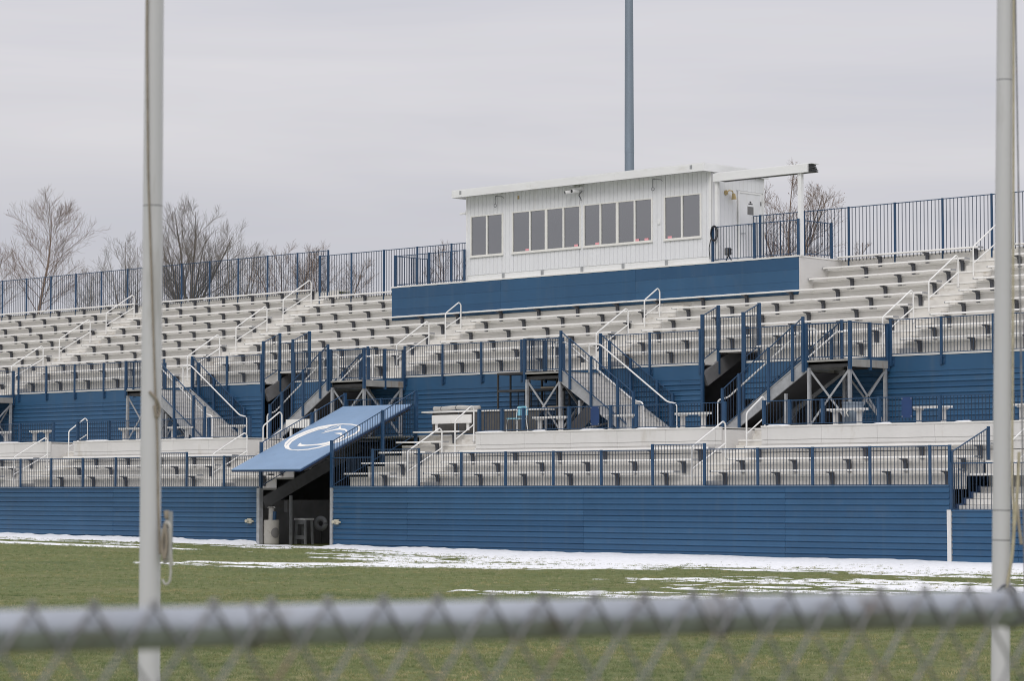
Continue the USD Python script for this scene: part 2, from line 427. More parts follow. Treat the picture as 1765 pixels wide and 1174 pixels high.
def grass():
    """short turf blades, as tufts spread over the part of the field in and around the view"""
    M['turf_blade'] = usdkit.material(stage, '/World/Looks/turf_blade', {
        "o": ("object_info", {}),
        "r": ("rgb_ramp", {"ramp": [(0.0, (0.150, 0.195, 0.085)), (0.35, (0.200, 0.230, 0.098)), (0.7, (0.255, 0.260, 0.122)), (1.0, (0.36, 0.345, 0.20))]}),
        "g": ("geometry", {}), "n": ("noise_texture", {"scale": 0.45, "detail": 4.0, "roughness": 0.6}),
        "pr": ("rgb_ramp", {"ramp": [(0.34, (0.74, 0.82, 0.84)), (0.5, (1.0, 1.0, 1.04)), (0.66, (1.26, 1.14, 1.16))]}),
        "mx": ("mix_color", {"blend_type": "multiply", "fac": 1.0, "use_clamp": False}),
        "p": ("principled_bsdf", {"roughness": 0.85, "specular_ior_level": 0.2}), "t": ("translucent_bsdf", {}), "m": ("mix_closure", {"fac": 0.25})},
        [("o.random", "r.fac"), ("g.position", "n.vector"), ("n.fac", "pr.fac"), ("r.color", "mx.a"), ("pr.color", "mx.b"), ("mx.result", "p.base_color"), ("mx.result", "t.color"), ("p.BSDF", "m.closure1"), ("t.BSDF", "m.closure2")], surface="m.closure")
    pi = UsdGeom.PointInstancer.Define(stage, '/World/grass')
    tag(pi.GetPrim(), 'short green and straw coloured turf blades covering the field', 'grass', kind='stuff')
    protos = []
    g = np.random.default_rng(5)
    for k in range(4):
        m = MB()
        for b in range(11):
            a, rr = g.uniform(0, 6.28), .055 * math.sqrt(g.random())
            p = np.array([rr * math.cos(a), rr * math.sin(a), -.004])
            h, w, az = g.uniform(.018, .038), g.uniform(.0025, .0045), g.uniform(0, 6.28)
            s_ = np.array([math.cos(az), math.sin(az), 0]) * w
            tip = p + [g.normal(0, .014), g.normal(0, .014), h]
            mid = p + (tip - p) * [.35, .35, .6]
            m.add([p - s_, p + s_, mid + s_ * .8, mid - s_ * .8, tip], [(0, 1, 2), (0, 2, 3), (3, 2, 4)])
        pr = m.build('tuft', 'turf_blade', '/World/grass')
        protos.append(pr.GetPath())
    pi.CreatePrototypesRel().SetTargets(protos)
    P = []
    for d0, d1, dens in ((22, 34, 120), (34, 48, 70), (48, 95, 26)):
        wmax = d1 * 0.27
        n = int((d1 - d0) * 2 * wmax * dens)
        D, S = g.uniform(d0, d1, n), g.uniform(-wmax, wmax, n)
        x, y = CAM[0] + D * FWD[0] + S * RIGHT[0], CAM[1] + D * FWD[1] + S * RIGHT[1]
        ok = (np.abs(S) < D * 0.25) & (y < -0.05)
        P.append(np.stack([x[ok], y[ok]], 1))
    P = np.concatenate(P)
    # patchy density: thinner where the turf is worn
    thin = meshkit.fbm(np.stack([P[:, 0] * .5, P[:, 1] * .5, 0 * P[:, 0]], -1), 4, 8)
    P = P[g.random(len(P)) < 0.35 + 1.1 * (thin - .25)]
    i = np.clip(((P[:, 0] - SNOW['x0']) / SNOW['step']).round().astype(int), 0, SNOW['h'].shape[0] - 1)
    j = np.clip(((P[:, 1] - SNOW['y0']) / SNOW['step']).round().astype(int), 0, SNOW['h'].shape[1] - 1)
    inside = (P[:, 0] > SNOW['x0']) & (P[:, 0] < -24) & (P[:, 1] > SNOW['y0'])
    hh = np.where(inside, SNOW['h'][i, j], -1)
    P = P[g.random(len(P)) < np.clip(1.0 - hh / 0.022, 0.0, 1)]
    n = len(P)
    z = ground_z(P[:, 0])
    pi.CreatePositionsAttr(Vt.Vec3fArray.FromNumpy(np.stack([P[:, 0], P[:, 1], z], 1).astype(np.float32)))
    pi.CreateProtoIndicesAttr(Vt.IntArray.FromNumpy(g.integers(0, 4, n).astype(np.int32)))
    a = g.uniform(0, np.pi, n)
    q = np.zeros((n, 4), np.float32)
    q[:, 2], q[:, 3] = np.sin(a), np.cos(a)
    pi.CreateOrientationsAttr(Vt.QuathArray.FromNumpy(q.astype(np.float16)))
    sc = g.uniform(.7, 1.4, n).astype(np.float32)
    pi.CreateScalesAttr(Vt.Vec3fArray.FromNumpy(np.stack([sc, sc, sc], 1)))


ground()
snow()
grass()


# ------------------------------------------------------------------ blue walls
def plank_profile(y, z0, z1):
    """one ribbed plank: flat face, a rolled lip at its foot and a shadow gap under it; y is the face"""
    return [(y + 0.035, z0), (y + 0.035, z1 - 0.004), (y, z1 - 0.004), (y, z0 + 0.074), (y - 0.030, z0 + 0.042), (y - 0.030, z0 + 0.028), (y + 0.000, z0 + 0.014), (y + 0.008, z0 + 0.006), (y + 0.008, z0)]


def ribbed_wall(par, x0, x1, y, z0, z1, h=0.166, bay=7.4, off=0.0):
    mats = ['blue_siding', 'blue_siding_faded', 'blue_siding_deep']
    xs = [x0] + [x for x in np.arange(math.floor((x0 - off) / bay) * bay + off, x1, bay) if x0 + .3 < x < x1 - .3] + [x1]
    rows = int(math.ceil((z1 - z0) / h))
    for a, b in zip(xs, xs[1:]):
        for k in range(rows):
            top = z1 - k * h
            bot = max(top - h, z0)
            if top - bot < 0.07:
                MB().box(a + 0.004, b - 0.004, y, y + 0.035, bot, top - .004).build('plank', mats[k % 3], par)
            else:
                j = random.uniform(-0.003, 0.003)
                MB().prism(plank_profile(y + j, bot, top), a + 0.004, b - 0.004).build('plank', random.choice(mats), par)


def front_walls():
    for (x0, x1, z0, z1, lab, trims) in (
        (XL, TX0 - 0.14, 0.0, 2.0, 'blue ribbed metal front wall left of the dark tunnel', [(TX0 - 0.07, 0.14, 0.05)]),
        (TX1 + 0.12, -38.455, -0.1, 2.0, 'long blue ribbed metal front wall right of the dark tunnel', [(TX1 + 0.06, 0.12, 0.05), (-38.45, 0.12, -0.1)]),
        (-38.38, XR, -0.1, 1.36, 'lower blue ribbed wall at the foot of the far right entry steps', [])):
        w = thing('blue_wall', lab, 'wall', 'blue ribbed walls of the stand')
        ribbed_wall(w, x0, x1, 0.0, z0, z1, off=-51.9 + 0.7)
        B(x0, x1, -0.03, 0.06, z1, z1 + 0.035).build('cap_rail', 'blue_siding', w)
        for (x, wd, zz) in trims:
            g = float(ground_z(x))
            top = 2.0 if x < -39 else 1.40
            B(x - wd / 2, x + wd / 2, -0.045, 0.12, zz, top).build('corner_trim', 'fascia_grey' if x > -39 else 'galvanised', w)
        for x in ((TX0 - 0.50,) if x1 < -65 else (TX1 + 0.30,) if x0 < -50 else ()):
            m = MB()
            m.box(x - 0.06, x + 0.12, -0.09, -0.02, 0.83, 0.99)
            m.tube([(x + 0.0, -0.09, 0.91), (x, -0.20, 0.91)], 0.055, 10)
            m.tube([(x + 0.12, -0.06, 0.90), (x + 0.22, -0.06, 0.90)], 0.025, 8)
            m.build('latch_box', 'beige_metal', w, label='beige metal latch box')


def upper_walls():
    gaps = VOM
    # clad spans of the upper wall, and the open bays under the landings beside each opening
    spans = [(-90.2, -73.0, 'between the left landing and the left vomitory opening'), (-71.36, -52.08, 'between the two vomitory openings'),
             (-50.44, XR, 'right of the right vomitory opening'), (XL, -91.6, 'at the far left end of the stand')]
    opens = {(-71.36, -52.08): [(-71.36, -67.0)], (-50.44, XR): [(-50.44, -46.3)], (XL, -91.6): [], (-90.2, -73.0): []}
    for x0, x1, lab in spans:
        w = thing('blue_wall', 'blue ribbed upper wall ' + lab, 'wall', 'blue ribbed walls of the stand')
        B(x0, x1, YW - 0.012, YW + 0.04, 5.40, 5.862).build('top_band', 'blue_siding', w)
        B(x0, x1, YW - 0.03, YW + 0.05, 5.866, 5.90).build('edge_trim', 'aluminium_nosing', w)
        o = opens[(x0, x1)]
        for a, b in cut(x0, x1, o):
            ribbed_wall(w, a, b, YW, 3.70, 5.396, off=-53.0)
        for a, b in o:
            ribbed_wall(w, a, b, YW, 4.73, 5.396, off=-53.0)
        for x in (-51.9,):
            pass


front_walls()
upper_walls()


# ------------------------------------------------------------------ the seating decks
def grandstands():
    lo = thing('grandstand', 'lower tiers of grey aluminium seating deck behind the blue front wall', 'grandstand')
    # (x0, x1) of full lower rows; recessed bays where rows 4 and 5 show
    spans = [(XL, TX0 - 0.10), (TX1 + 0.06, -38.45)]
    cuts_x = [-80.85, -79.1, -69.35, -67.85, -59.85, -58.4, -48.1, -46.85]
    gaps = [(-47.9, -46.44), (-68.98, TX0 - 0.10), (TX1 + 0.06, -57.9), (-80.25, -78.82)]

    def row(k, a, b, mat='aluminium_deck'):
        z = LZ + LR * (k - 1)
        y0, y1 = (k - 1) * T, k * T
        B(a, b, y0 + 0.02, y1 + 0.03, z - 0.06, z).build('tread', 'aluminium_deck', lo)
        B(a, b, y0 - 0.012 + (0.075 if k == 1 else 0), y0 + 0.016 + (0.075 if k == 1 else 0), z - 0.055, z + 0.002).build('nosing', 'aluminium_nosing', lo)
        B(a, b, y1 + 0.002, y1 + 0.030, z + 0.004, z + LR - 0.06).build('riser', mat, lo)

    for s0, s1 in spans:
        xs = [s0] + [x for x in cuts_x if s0 < x < s1] + [s1]
        for a, b in zip(xs, xs[1:]):
            worn = b - a < 2.0
            for k in (1, 2, 3):
                row(k, a + .003, b - .003, 'aluminium_deck_worn' if worn else 'aluminium_deck')
    for a, b in gaps:
        for k in (4, 5):
            row(k, a + .003, b - .003, 'aluminium_deck_worn')
        B(a, b, 5 * T - 0.012, 5 * T + 0.03, WALK - 0.055, WALK).build('nosing', 'aluminium_nosing', lo)
    # half steps in the lower aisles
    for a, b in ((-48.0, -46.95), (-59.7, -58.5), (-69.2, -68.0), (-80.7, -79.25)):
        for k in (1, 2):
            z = LZ + LR * (k - 1)
            B(a, b, k * T - 0.36, k * T + 0.0, z + 0.003, z + LR / 2).build('aisle_step', 'aluminium_deck_worn', lo)
    for a, b in ((-47.7, -46.6), (-59.7, -58.3), (-68.9, -68.0), (-80.1, -78.95)):
        for k in (3, 4, 5):
            z = LZ + LR * (k - 1)
            B(a, b, k * T - 0.36, k * T + 0.0, z + 0.003, z + LR / 2).build('aisle_step', 'aluminium_deck_worn', lo)
    # loose grey boxes on the first tread (foot blocks at aisle starts)
    for x in (-46.7, -58.0, -67.7, -79.0):
        B(x, x + 0.42, 0.12, 0.40, LZ + .003, LZ + 0.18).build('foot_block', 'galvanised', lo)
    # walkway fascia panels with seams
    fs = cut(XL, XR, gaps + [(TX0 - 0.11, TX1 + 0.07)])
    for a, b in fs:
        xs = [a] + [x for x in np.arange(-101.6, XR, 1.91) if a + .2 < x < b - .2] + [b]
        for p, q in zip(xs, xs[1:]):
            B(p + .004, q - .004, 3 * T - 0.004, 3 * T + 0.03, 3.36, WALK - 0.03).build('fascia_panel', 'fascia_grey', lo)
            B(p + .004, q - .004, 3 * T + 0.006, 3 * T + 0.036, LZ + 3 * LR - 0.04, 3.352).build('fascia_panel', 'fascia_grey', lo)
            B(p + .004, q - .004, 3 * T - 0.018, 3 * T + 0.01, 3.24, 3.262).build('fascia_bead', 'fascia_grey', lo)
        B(a, b, 3 * T - 0.025, 3 * T + 0.03, WALK - 0.028, WALK + 0.012).build('fascia_cap', 'aluminium_nosing', lo)
        for e in (a, b):
            if XL < e < XR:
                s = 0.03 if e == a else -0.03
                B(min(e, e + s), max(e, e + s), 3 * T + 0.04, 5 * T, LZ + 2 * LR, WALK - 0.03).build('end_panel', 'fascia_grey', lo)
    # walkway deck
    for a, b in fs:
        B(a, b, 3 * T + 0.032, 5 * T, WALK - 0.06, WALK).build('walkway_deck', 'aluminium_deck', lo)
    B(XL, XR, 5 * T + 0.034, YW - 0.05, WALK - 0.06, WALK - 0.003).build('walkway_deck', 'aluminium_deck', lo)
    # entry steps at the far right, rising from the low wall
    for k in range(4):
        z = 1.36 + 0.16 * (k + 1)
        B(-38.36, -36.0, 0.30 + 0.34 * k, 0.30 + 0.34 * (k + 1) + .3, z - 0.15, z).build('entry_step', 'aluminium_nosing', lo)
        B(-38.43, -38.37, 0.20 + 0.34 * k, 0.30 + 0.34 * (k + 1) + .2, 1.2, z + 0.03).build('stringer', 'blue_edge', lo)
    B(-38.36, XR, 1.70, 1.74, 1.3, 2.70).build('riser', 'aluminium_deck', lo)
    for k in (2, 3):
        row(k, -38.36, XR)
    # rakers along both sides of the tunnel and props inside
    for x in (TX0 - 0.16, TX1 + 0.20):
        m = MB()
        m.bar((x, 0.25, 1.50), (x, 4.6, 1.50 + 4.35 * LR / T), 0.12, 0.40)
        m.build('raker_beam', 'under_steel', lo)
    B(TX0 + 0.30, TX0 + 0.38, 1.00, 1.08, 0.12, 1.75).build('prop_post', 'galvanised', lo)
    B(TX0 + 0.06, TX0 + 0.18, 1.0, 1.2, 1.2, 1.6).build('raker_plate', 'under_steel', lo)
    # dark skirts closing the underside
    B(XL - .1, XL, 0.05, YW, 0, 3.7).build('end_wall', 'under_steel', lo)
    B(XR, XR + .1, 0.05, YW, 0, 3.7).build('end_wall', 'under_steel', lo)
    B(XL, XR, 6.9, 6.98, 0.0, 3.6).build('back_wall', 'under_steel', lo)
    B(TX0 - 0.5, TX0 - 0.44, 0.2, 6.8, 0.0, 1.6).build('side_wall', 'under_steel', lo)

    up = thing('grandstand', 'upper tiers of grey aluminium seating deck above the blue wall', 'grandstand')

    def urow(k, a, b, mat='aluminium_deck'):
        z = UZ + UR * (k - 1)
        y0, y1 = YW + (k - 1) * T, YW + k * T
        B(a, b, y0 + 0.06, y1 + 0.03, z - 0.06, z).build('tread', 'aluminium_deck', up)
        B(a, b, y0 - 0.012 + (.07 if k == 1 else 0), y0 + (0.10 if k == 1 else 0.056), z - 0.058, z + 0.002).build('nosing', 'aluminium_nosing', up)
        B(a, b, y1 + 0.002, y1 + 0.030, z + 0.004, z + UR - 0.062).build('riser', mat, up)

    bounds = [XL] + sorted([x for p in AISLES_U for x in p]) + [XR]
    for k in range(1, 11):
        for a, b in zip(bounds, bounds[1:]):
            aisle = (a, b) in AISLES_U
            if k == 10 and b > -77.0:
                continue
            holes = []
            if k == 1:
                holes += VOM
            if k >= 7:
                holes.append((PLX0, PLX1))
            for p, q in cut(a, b, holes):
                urow(k, p + .003, q - .003, 'aluminium_deck_worn' if aisle else 'aluminium_deck')
                if aisle and k < (10 if b < -77 else 9):
                    z = UZ + UR * (k - 1)
                    for s, e in ((0.27, 1), (0.53, 2)):
                        pass
                    B(p + .06, q - .06, YW + k * T - 0.38, YW + k * T - 0.0, z + 0.003, z + UR / 2).build('aisle_step', 'aluminium_deck_worn', up)
    # top walk behind the last row
    B(-77.4, XR, YW + 9 * T + .035, YW + 9 * T + 0.9, UZ + 9 * UR - .06, UZ + 9 * UR).build('top_deck', 'aluminium_deck', up)
    B(XL, -77.4, YW + 10 * T + .035, YW + 10 * T + 0.9, UZ + 10 * UR - .06, UZ + 10 * UR).build('top_deck', 'aluminium_deck', up)
    for x in (-47.3, -58.6, -68.2, -79.8, -43.2, -64.0, -75.4):
        pass
    for x in (-44.75, -56.2, -65.7, -77.2, -88.6):
        B(x, x + 0.42, YW + 0.20, YW + 0.48, UZ + .003, UZ + 0.18).build('foot_block', 'galvanised', up)
    # underside structure
    B(XL, XR, 15.3, 15.4, 0, 9.4).build('back_wall', 'under_steel', up)
    B(XL - .1, XL, YW + .1, 15.3, 0, 9.4).build('end_wall', 'under_steel', up)
    B(XR, XR + .1, YW + .1, 15.3, 0, 9.4).build('end_wall', 'under_steel', up)
    for v0, v1 in VOM:
        for x in (v0 - 0.02, v1 + 0.02, v1 + 2.2, v1 + 4.1):
            m = MB()
            m.bar((x, YW + .12, 5.42), (x, YW + 6.5, 5.42 + 6.38 * UR / T), 0.10, 0.46)
            m.build('raker_beam', 'under_steel', up)
        for dx in (0.4, 2.2, 4.1):
            B(v1 + dx - .06, v1 + dx + .06, 8.6, 8.72, 3.6, 6.4).build('column', 'under_steel', up)
    B(XL, XR, YW + .1, 15.2, 3.64, 3.70).build('under_floor', 'under_steel', up)


grandstands()


# ------------------------------------------------------------------ benches
def ordinal(k):
    return ['first', 'second', 'third', 'fourth', 'fifth', 'sixth', 'seventh', 'eighth', 'ninth', 'tenth'][k - 1]


def bench(x0, x1, yr, zt, label, group, brk=None):
    """seat plank on brackets fixed to the riser at y = yr; zt is the top of the seat"""
    t = thing('bleacher_bench', label, 'bench', group)
    y0, y1 = yr - 0.31, yr - 0.05
    prof = [(y1, zt - 0.040), (y1, zt - 0.008), (y1 - 0.01, zt), (y0 + 0.014, zt), (y0, zt - 0.014), (y0, zt - 0.042), (y0 + 0.010, zt - 0.052), (y0 + 0.03, zt - 0.052), (y0 + 0.03, zt - 0.040)]
    sag = random.uniform(-0.006, 0.006)
    MB().prism([(y, z + sag) for y, z in prof], x0, x1).build('seat', 'aluminium_bench', t)
    for x in (x0 + 0.012, x1 - 0.012):
        B(x - 0.014, x + 0.014, y0 - 0.004, y1 + 0.004, zt - 0.055, zt + 0.003).build('end_cap', 'galvanised', t)
    for x in brk:
        if x0 + 0.12 < x < x1 - 0.12:
            m = MB()
            m.prism([(yr - 0.002, zt - 0.41), (yr - 0.002, zt - 0.058), (yr - 0.285, zt - 0.058), (yr - 0.285, zt - 0.085), (yr - 0.13, zt - 0.105), (yr - 0.085, zt - 0.16), (yr - 0.075, zt - 0.41)], x - 0.05, x + 0.05)
            m.build('bracket', 'steel_bracket', t)
    return t


U_SECT = [(-44.95, XR, 'right of the rightmost aisle'),
          (-56.4, -46.2, 'left of the rightmost aisle'),
          (-65.85, -57.65, 'directly below the press box'),
          (-77.4, -67.1, 'left of the press box aisle pair'),
          (-88.8, -78.7, 'between the two leftmost aisles'),
          (XL, -90.1, 'left of the leftmost aisle')]
for x0, x1, where in U_SECT:
    brk = np.arange(x0 + 0.55, x1, 1.868)
    for k in range(1, 11):
        if k == 10 and x1 > -77:
            continue
        holes = [(a - .08, b + .08) for a, b in VOM] if k == 1 else []
        if k >= 7:
            holes.append((PLX0 - .03, PLX1 + .03))
        if k >= 8 and x1 == -77.4:
            pass
        if k == 6 and x0 == -56.4:
            x0 = -57.62          # the row below the platform runs on across the closed aisles
        if k == 6 and x0 == -65.85:
            x0 = -67.07
        segs = cut(x0 + .03, x1 - .03, holes)
        if x0 in (-57.62, -67.07):
            x0 += 1.22
        for i, (a, b) in enumerate(segs):
            extra = ''
            if len(segs) > 1:
                extra = ', left part' if i == 0 else ', right part'
            bench(a, b, YW + k * T, UZ + UR * (k - 1) + 0.49, f'{ordinal(k)} upper bench row from below, {where}{extra}', 'white benches of the upper seating', brk)

L_SECT = [(-46.85, -38.46, 'right of the rightmost lower aisle', (1, 2, 3)),
          (-58.4, -48.1, 'in the long middle bay', (1, 2, 3)),
          (TX1 + 0.06, -59.82, 'just right of the blue tunnel roof', (1, 2, 3, 4, 5)),
          (-67.85, TX0 - 0.12, 'just left of the tunnel under its roof', (1, 2, 3, 4)),
          (-79.1, -69.35, 'behind the left white pole', (1, 2, 3)),
          (XL, -80.85, 'at the far left of the lower stand', (1, 2, 3)),
          (-36.0, XR, 'at the far right beyond the entry steps', (2, 3))]
for x0, x1, where, rows in L_SECT:
    brk = np.arange(x1 - 0.55, x0, -1.868)
    for k in rows:
        bench(x0 + .02, x1 - .02, k * T, LZ + LR * (k - 1) + 0.475, f'{ordinal(k)} lower bench row from the front, {where}', 'white benches of the lower seating', brk)


# ------------------------------------------------------------------ picket railings
def picket_bay(par, a, b, zb0, zt0, zb1, zt1, pitch=0.112, r=0.0068, mat='blue_rail', rails=True, lab=None):
    """pickets between two posts at plan points a, b; bottom and top heights at both ends"""
    a, b = np.array(a, float), np.array(b, float)
    L = np.linalg.norm(b - a)
    n = max(1, int(round(L / pitch)))
    m = MB()
    for i in range(1, n):
        t = i / n
        p = a + (b - a) * t
        z0, z1 = zb0 + (zb1 - zb0) * t, zt0 + (zt1 - zt0) * t
        m.box(p[0] - r, p[0] + r, p[1] - r, p[1] + r, z0, z1 - .01)
    m.build('picket_panel', 'blue_picket', par, kind='stuff')
    if rails:
        u = (b - a) / L * 0.02
        MB().bar((*(a + u), zt0 - .012), (*(b - u), zt1 - .012), 0.032, 0.026).build('top_rail', mat, par)
        MB().bar((*(a + u), zb0 + .012), (*(b - u), zb1 + .012), 0.030, 0.022).build('bottom_rail', mat, par)


def post(par, x, y, z0, z1, w=0.064, mat='blue_rail'):
    j = random.uniform(-0.006, 0.006)
    m = B(x - w / 2, x + w / 2, y - w / 2, y + w / 2, z0, z1)
    v = m.v[0]
    v[v[:, 2] > (z0 + z1) / 2, 0] += j
    m.build('post', mat, par)


def railing(label, pts, zb, zt, group, plates=None, name='picket_railing', pitch=0.112, w=0.064, skip=(), r=None):
    """straight railing along X at y: pts = list of (x, y); zt may be a list of tops per bay"""
    t = thing(name, label, 'railing', group)
    zts = zt if isinstance(zt, (list, tuple)) else [zt] * (len(pts) - 1)
    for i, (a, b) in enumerate(zip(pts, pts[1:])):
        picket_bay(t, a, b, zb, zts[i], zb, zts[i], pitch, r or 0.0068)
    for i, (x, y) in enumerate(pts):
        top = max(zts[max(0, i - 1)], zts[min(i, len(zts) - 1)])
        post(t, x, y, zb - (plates or 0.0), top + 0.015, w)
        if plates:
            m = MB()
            m.box(x - 0.06, x + 0.06, y + 0.03, y + 0.045, zb - plates - 0.02, zb - 0.05)
            for zz in (zb - plates + .05, zb - .12):
                m.tube([(x + 0.075, y + .03, zz), (x + 0.075, y - .01, zz)], 0.018, 6)
            m.box(x + 0.045, x + 0.11, y + 0.025, y + 0.04, zb - plates, zb - 0.06)
            m.build('anchor_plate', 'blue_rail', t)
    return t


def xs_between(a, b, step=1.87):
    n = max(1, int(round((b - a) / step)))
    return list(np.linspace(a, b, n + 1))


LOWG, UPG, TOPG, WALKG = ('blue picket railings on the front wall', 'blue picket railings on the upper wall', 'blue picket fence along the top of the stand', 'low blue railings along the walkway')
# front wall, right part: raised bays at the aisles
xr = [TX1 + 0.02, -60.2, -58.12] + [-56.26, -54.39, -52.43, -50.53, -48.57, -46.66, -44.76, -42.88, -40.98, -39.07, -38.46]
zt = [2.98, 3.22] + [3.075] * 4 + [3.075, 3.22, 3.075, 3.075, 3.075, 3.075, 3.075]
railing('blue picket railing on the front wall right of the tunnel', [(x, 0.03) for x in xr], 2.04, zt, LOWG)
xl = [XL + 0.5, -101.8, -99.9, -98, -96.1, -94.2, -92.3, -90.4, -88.5, -86.6, -84.6, -82.7, -80.8, -78.92, -77.06, -75.2, -73.32, -71.35, -69.42, -67.45, TX0 - 0.05]
ztl = [3.075] * 11 + [3.22] + [3.075] * 5 + [3.22, 3.075, 3.075]
ztl = ztl[:len(xl) - 1]
railing('blue picket railing on the front wall left of the tunnel', [(x, 0.03) for x in xl], 2.04, ztl, LOWG)
# low gate at far right and its sloped side guard
railing('blue picket gate railing on the low wall at the far right', [(-38.40, 0.0), (-36.62, 0.0), (-34.8, 0.0)], 1.40, 2.62, None)
t = thing('picket_railing', 'sloped blue side guard climbing the far right entry steps', 'railing')
picket_bay(t, (-38.42, 0.06), (-38.42, 1.80), 1.42, 2.92, 1.95, 3.57)
post(t, -38.42, 0.06, 1.38, 2.94)
post(t, -38.42, 1.80, 1.9, 3.60)
# upper wall railings between landings
for a, b, lab in ((-44.88, -36.0, 'right of the rightmost landing'), (-56.3, -52.16, 'between the middle stairs and the right opening'), (-50.36, -46.66, 'behind the rightmost steel stairs'),
                  (-65.48, -58.0, 'between the two middle landings'), (-71.28, -67.3, 'behind the stairs left of the tunnel roof'), (-77.0, -73.08, 'behind the stairs beside the left white pole'),
                  (-88.15, -78.75, 'left of the left white pole'), (-103.0, -90.2, 'at the far left edge')):
    pts = [(x, YW - 0.05) for x in xs_between(a, b, 1.88)]
    zt = 6.96
    railing('blue picket railing on the upper blue wall ' + lab, pts, 5.92, zt, UPG, plates=0.34)
# top fence
xt = list(np.arange(-77.70, XR, 1.868))
railing('tall blue picket fence along the top behind and right of the press box', [(x, YW + 9 * T + .02) for x in xt], UZ + 9 * UR - 0.28, 11.37, TOPG, name='picket_fence', w=0.06, pitch=0.14, r=0.0085)
xt = list(np.arange(-78.05, XL, -1.862))[::-1]
railing('tall blue picket fence along the top at the left, one step higher', [(x, YW + 10 * T + .02) for x in xt], UZ + 10 * UR - 0.28, 11.68, TOPG, name='picket_fence', w=0.06, pitch=0.14, r=0.0085)
# walkway railings
for xs, y, lab in (([-46.46, -45.54, -44.37, -42.44, -40.42, -38.5, -36.5], 2.50, 'below the rightmost landing'),
                   ([-57.9, -56.9, -55.98, -54.04, -52.33, -51.3, -49.94, -47.92], 2.50, 'in front of the middle steel stairs'),
                   ([-78.8, -76.9, -75.0, -73.1, -71.2, -69.0], 2.50, 'behind the left white pole'),
                   ([-92.4, -90.4, -88.4, -86.4, -84.4, -82.4, -80.28], 2.50, 'at the far left of the walkway')):
    railing('low blue railing on the walkway edge ' + lab, [(x, y) for x in xs], WALK + 0.05, WALK + 0.74, WALKG, w=0.085)
railing('low blue railing behind the top edge of the tunnel roof', [(TX0, 3.86), (-63.84, 3.86), (TX1, 3.86)], WALK + 0.05, 5.02, WALKG)
# tunnel guards
for x, lab in ((TX1 + 0.005, 'sloped blue guard along the right side of the tunnel roof'), (TX0 - 0.005, 'sloped blue guard along the left side of the tunnel roof')):
    t = thing('picket_railing', lab, 'railing', 'sloped guards beside the tunnel roof')
    ys, tops = [0.03, 2.28, 3.80], [3.51, 4.54, 5.23]
    for i in (0, 1):
        picket_bay(t, (x, ys[i]), (x, ys[i + 1]), 2.05 + .449 * ys[i], tops[i], 2.05 + .449 * ys[i + 1], tops[i + 1], pitch=0.115)
    for yy, zz in zip(ys, tops):
        post(t, x, yy, 2.0 if yy < 1 else 2.02 + .449 * (yy - .6), zz + 0.02, 0.085)

# ------------------------------------------------------------------ tunnel roof with emblem
def tunnel_roof():
    t = thing('tunnel_roof', 'pale blue sloping roof panel with a white oval emblem over the dark tunnel', 'roof panel')
    x0, x1 = TX0 + 0.04, TX1 - 0.05
    y0, z0, y1, z1 = -1.30, 2.60, 3.66, 4.79
    s = (z1 - z0) / (y1 - y0)
    L = math.hypot(y1 - y0, z1 - z0)
    n = np.array([0, -s, 1]) / math.hypot(1, s)
    d = np.array([0, 1, s]) / math.hypot(1, s)

    def slab(u0, u1, v0, v1, h0, h1):
        m = MB().box(0, 1, 0, 1, 0, 1)
        v = m.v[0]
        o = np.array([x0, y0, z0])
        m.v[0] = o + np.outer(u0 + v[:, 0] * (u1 - u0), [1, 0, 0]) + np.outer(v0 + v[:, 1] * (v1 - v0), d) + np.outer(h0 + v[:, 2] * (h1 - h0), n)
        return m
    w = x1 - x0
    slab(0, w, 0, L, -0.03, 0).build('panel', 'blue_roof', t)
    slab(-0.006, w + .006, -0.006, L + .006, -0.085, -0.032).build('edge_frame', 'blue_edge', t)
    for u in (0.12, w / 2, w - 0.12):
        slab(u - .04, u + .04, 0.3, L - .1, -0.19, -0.087).build('joist', 'dark_steel', t)
    for v in (1.5, 3.2, 4.6):
        slab(0.06, w - .06, v - .04, v + .04, -0.26, -0.192).build('cross_bar', 'dark_steel', t)
    # emblem: measured from its outline, laid as thin flat pieces on the panel (u across, v up the slope)
    import numpy as _n

    def lay(poly, name, h=0.006):
        tm = trimesh.creation.extrude_polygon(poly, h, engine='earcut')
        v = np.array(tm.vertices)
        o = np.array([x0, y0, z0])
        P = o + np.outer(v[:, 0], [1, 0, 0]) + np.outer(v[:, 1], d) + np.outer(v[:, 2] + 0.002, n)
        MB().add(P, tm.faces).build(name, 'white_logo', t)

    for name, poly in emblem():
        for g in getattr(poly, 'geoms', [poly]):
            lay(g, name)


def px_panel(px, py):
    """photo reading -> coordinates on the roof panel (u across, v up the slope)"""
    f = 4500.0
    F = FWD * math.cos(PITCH) + np.array([0, 0, 1]) * math.sin(PITCH)
    U = np.array([0, 0, 1]) * math.cos(PITCH) - FWD * math.sin(PITCH)
    r = F + (px - 882.5) / f * RIGHT - (py - 587.0) / f * U
    x0, y0, z0, y1, z1 = TX0 + 0.04, -1.30, 2.60, 3.66, 4.79
    s = (z1 - z0) / (y1 - y0)
    n = np.array([0, -s, 1]) / math.hypot(1, s)
    d = np.array([0, 1, s]) / math.hypot(1, s)
    o = np.array([x0, y0, z0])
    tt = ((o - CAM) @ n) / (r @ n)
    P = CAM + tt * r
    return ((P - o)[0], (P - o) @ d)


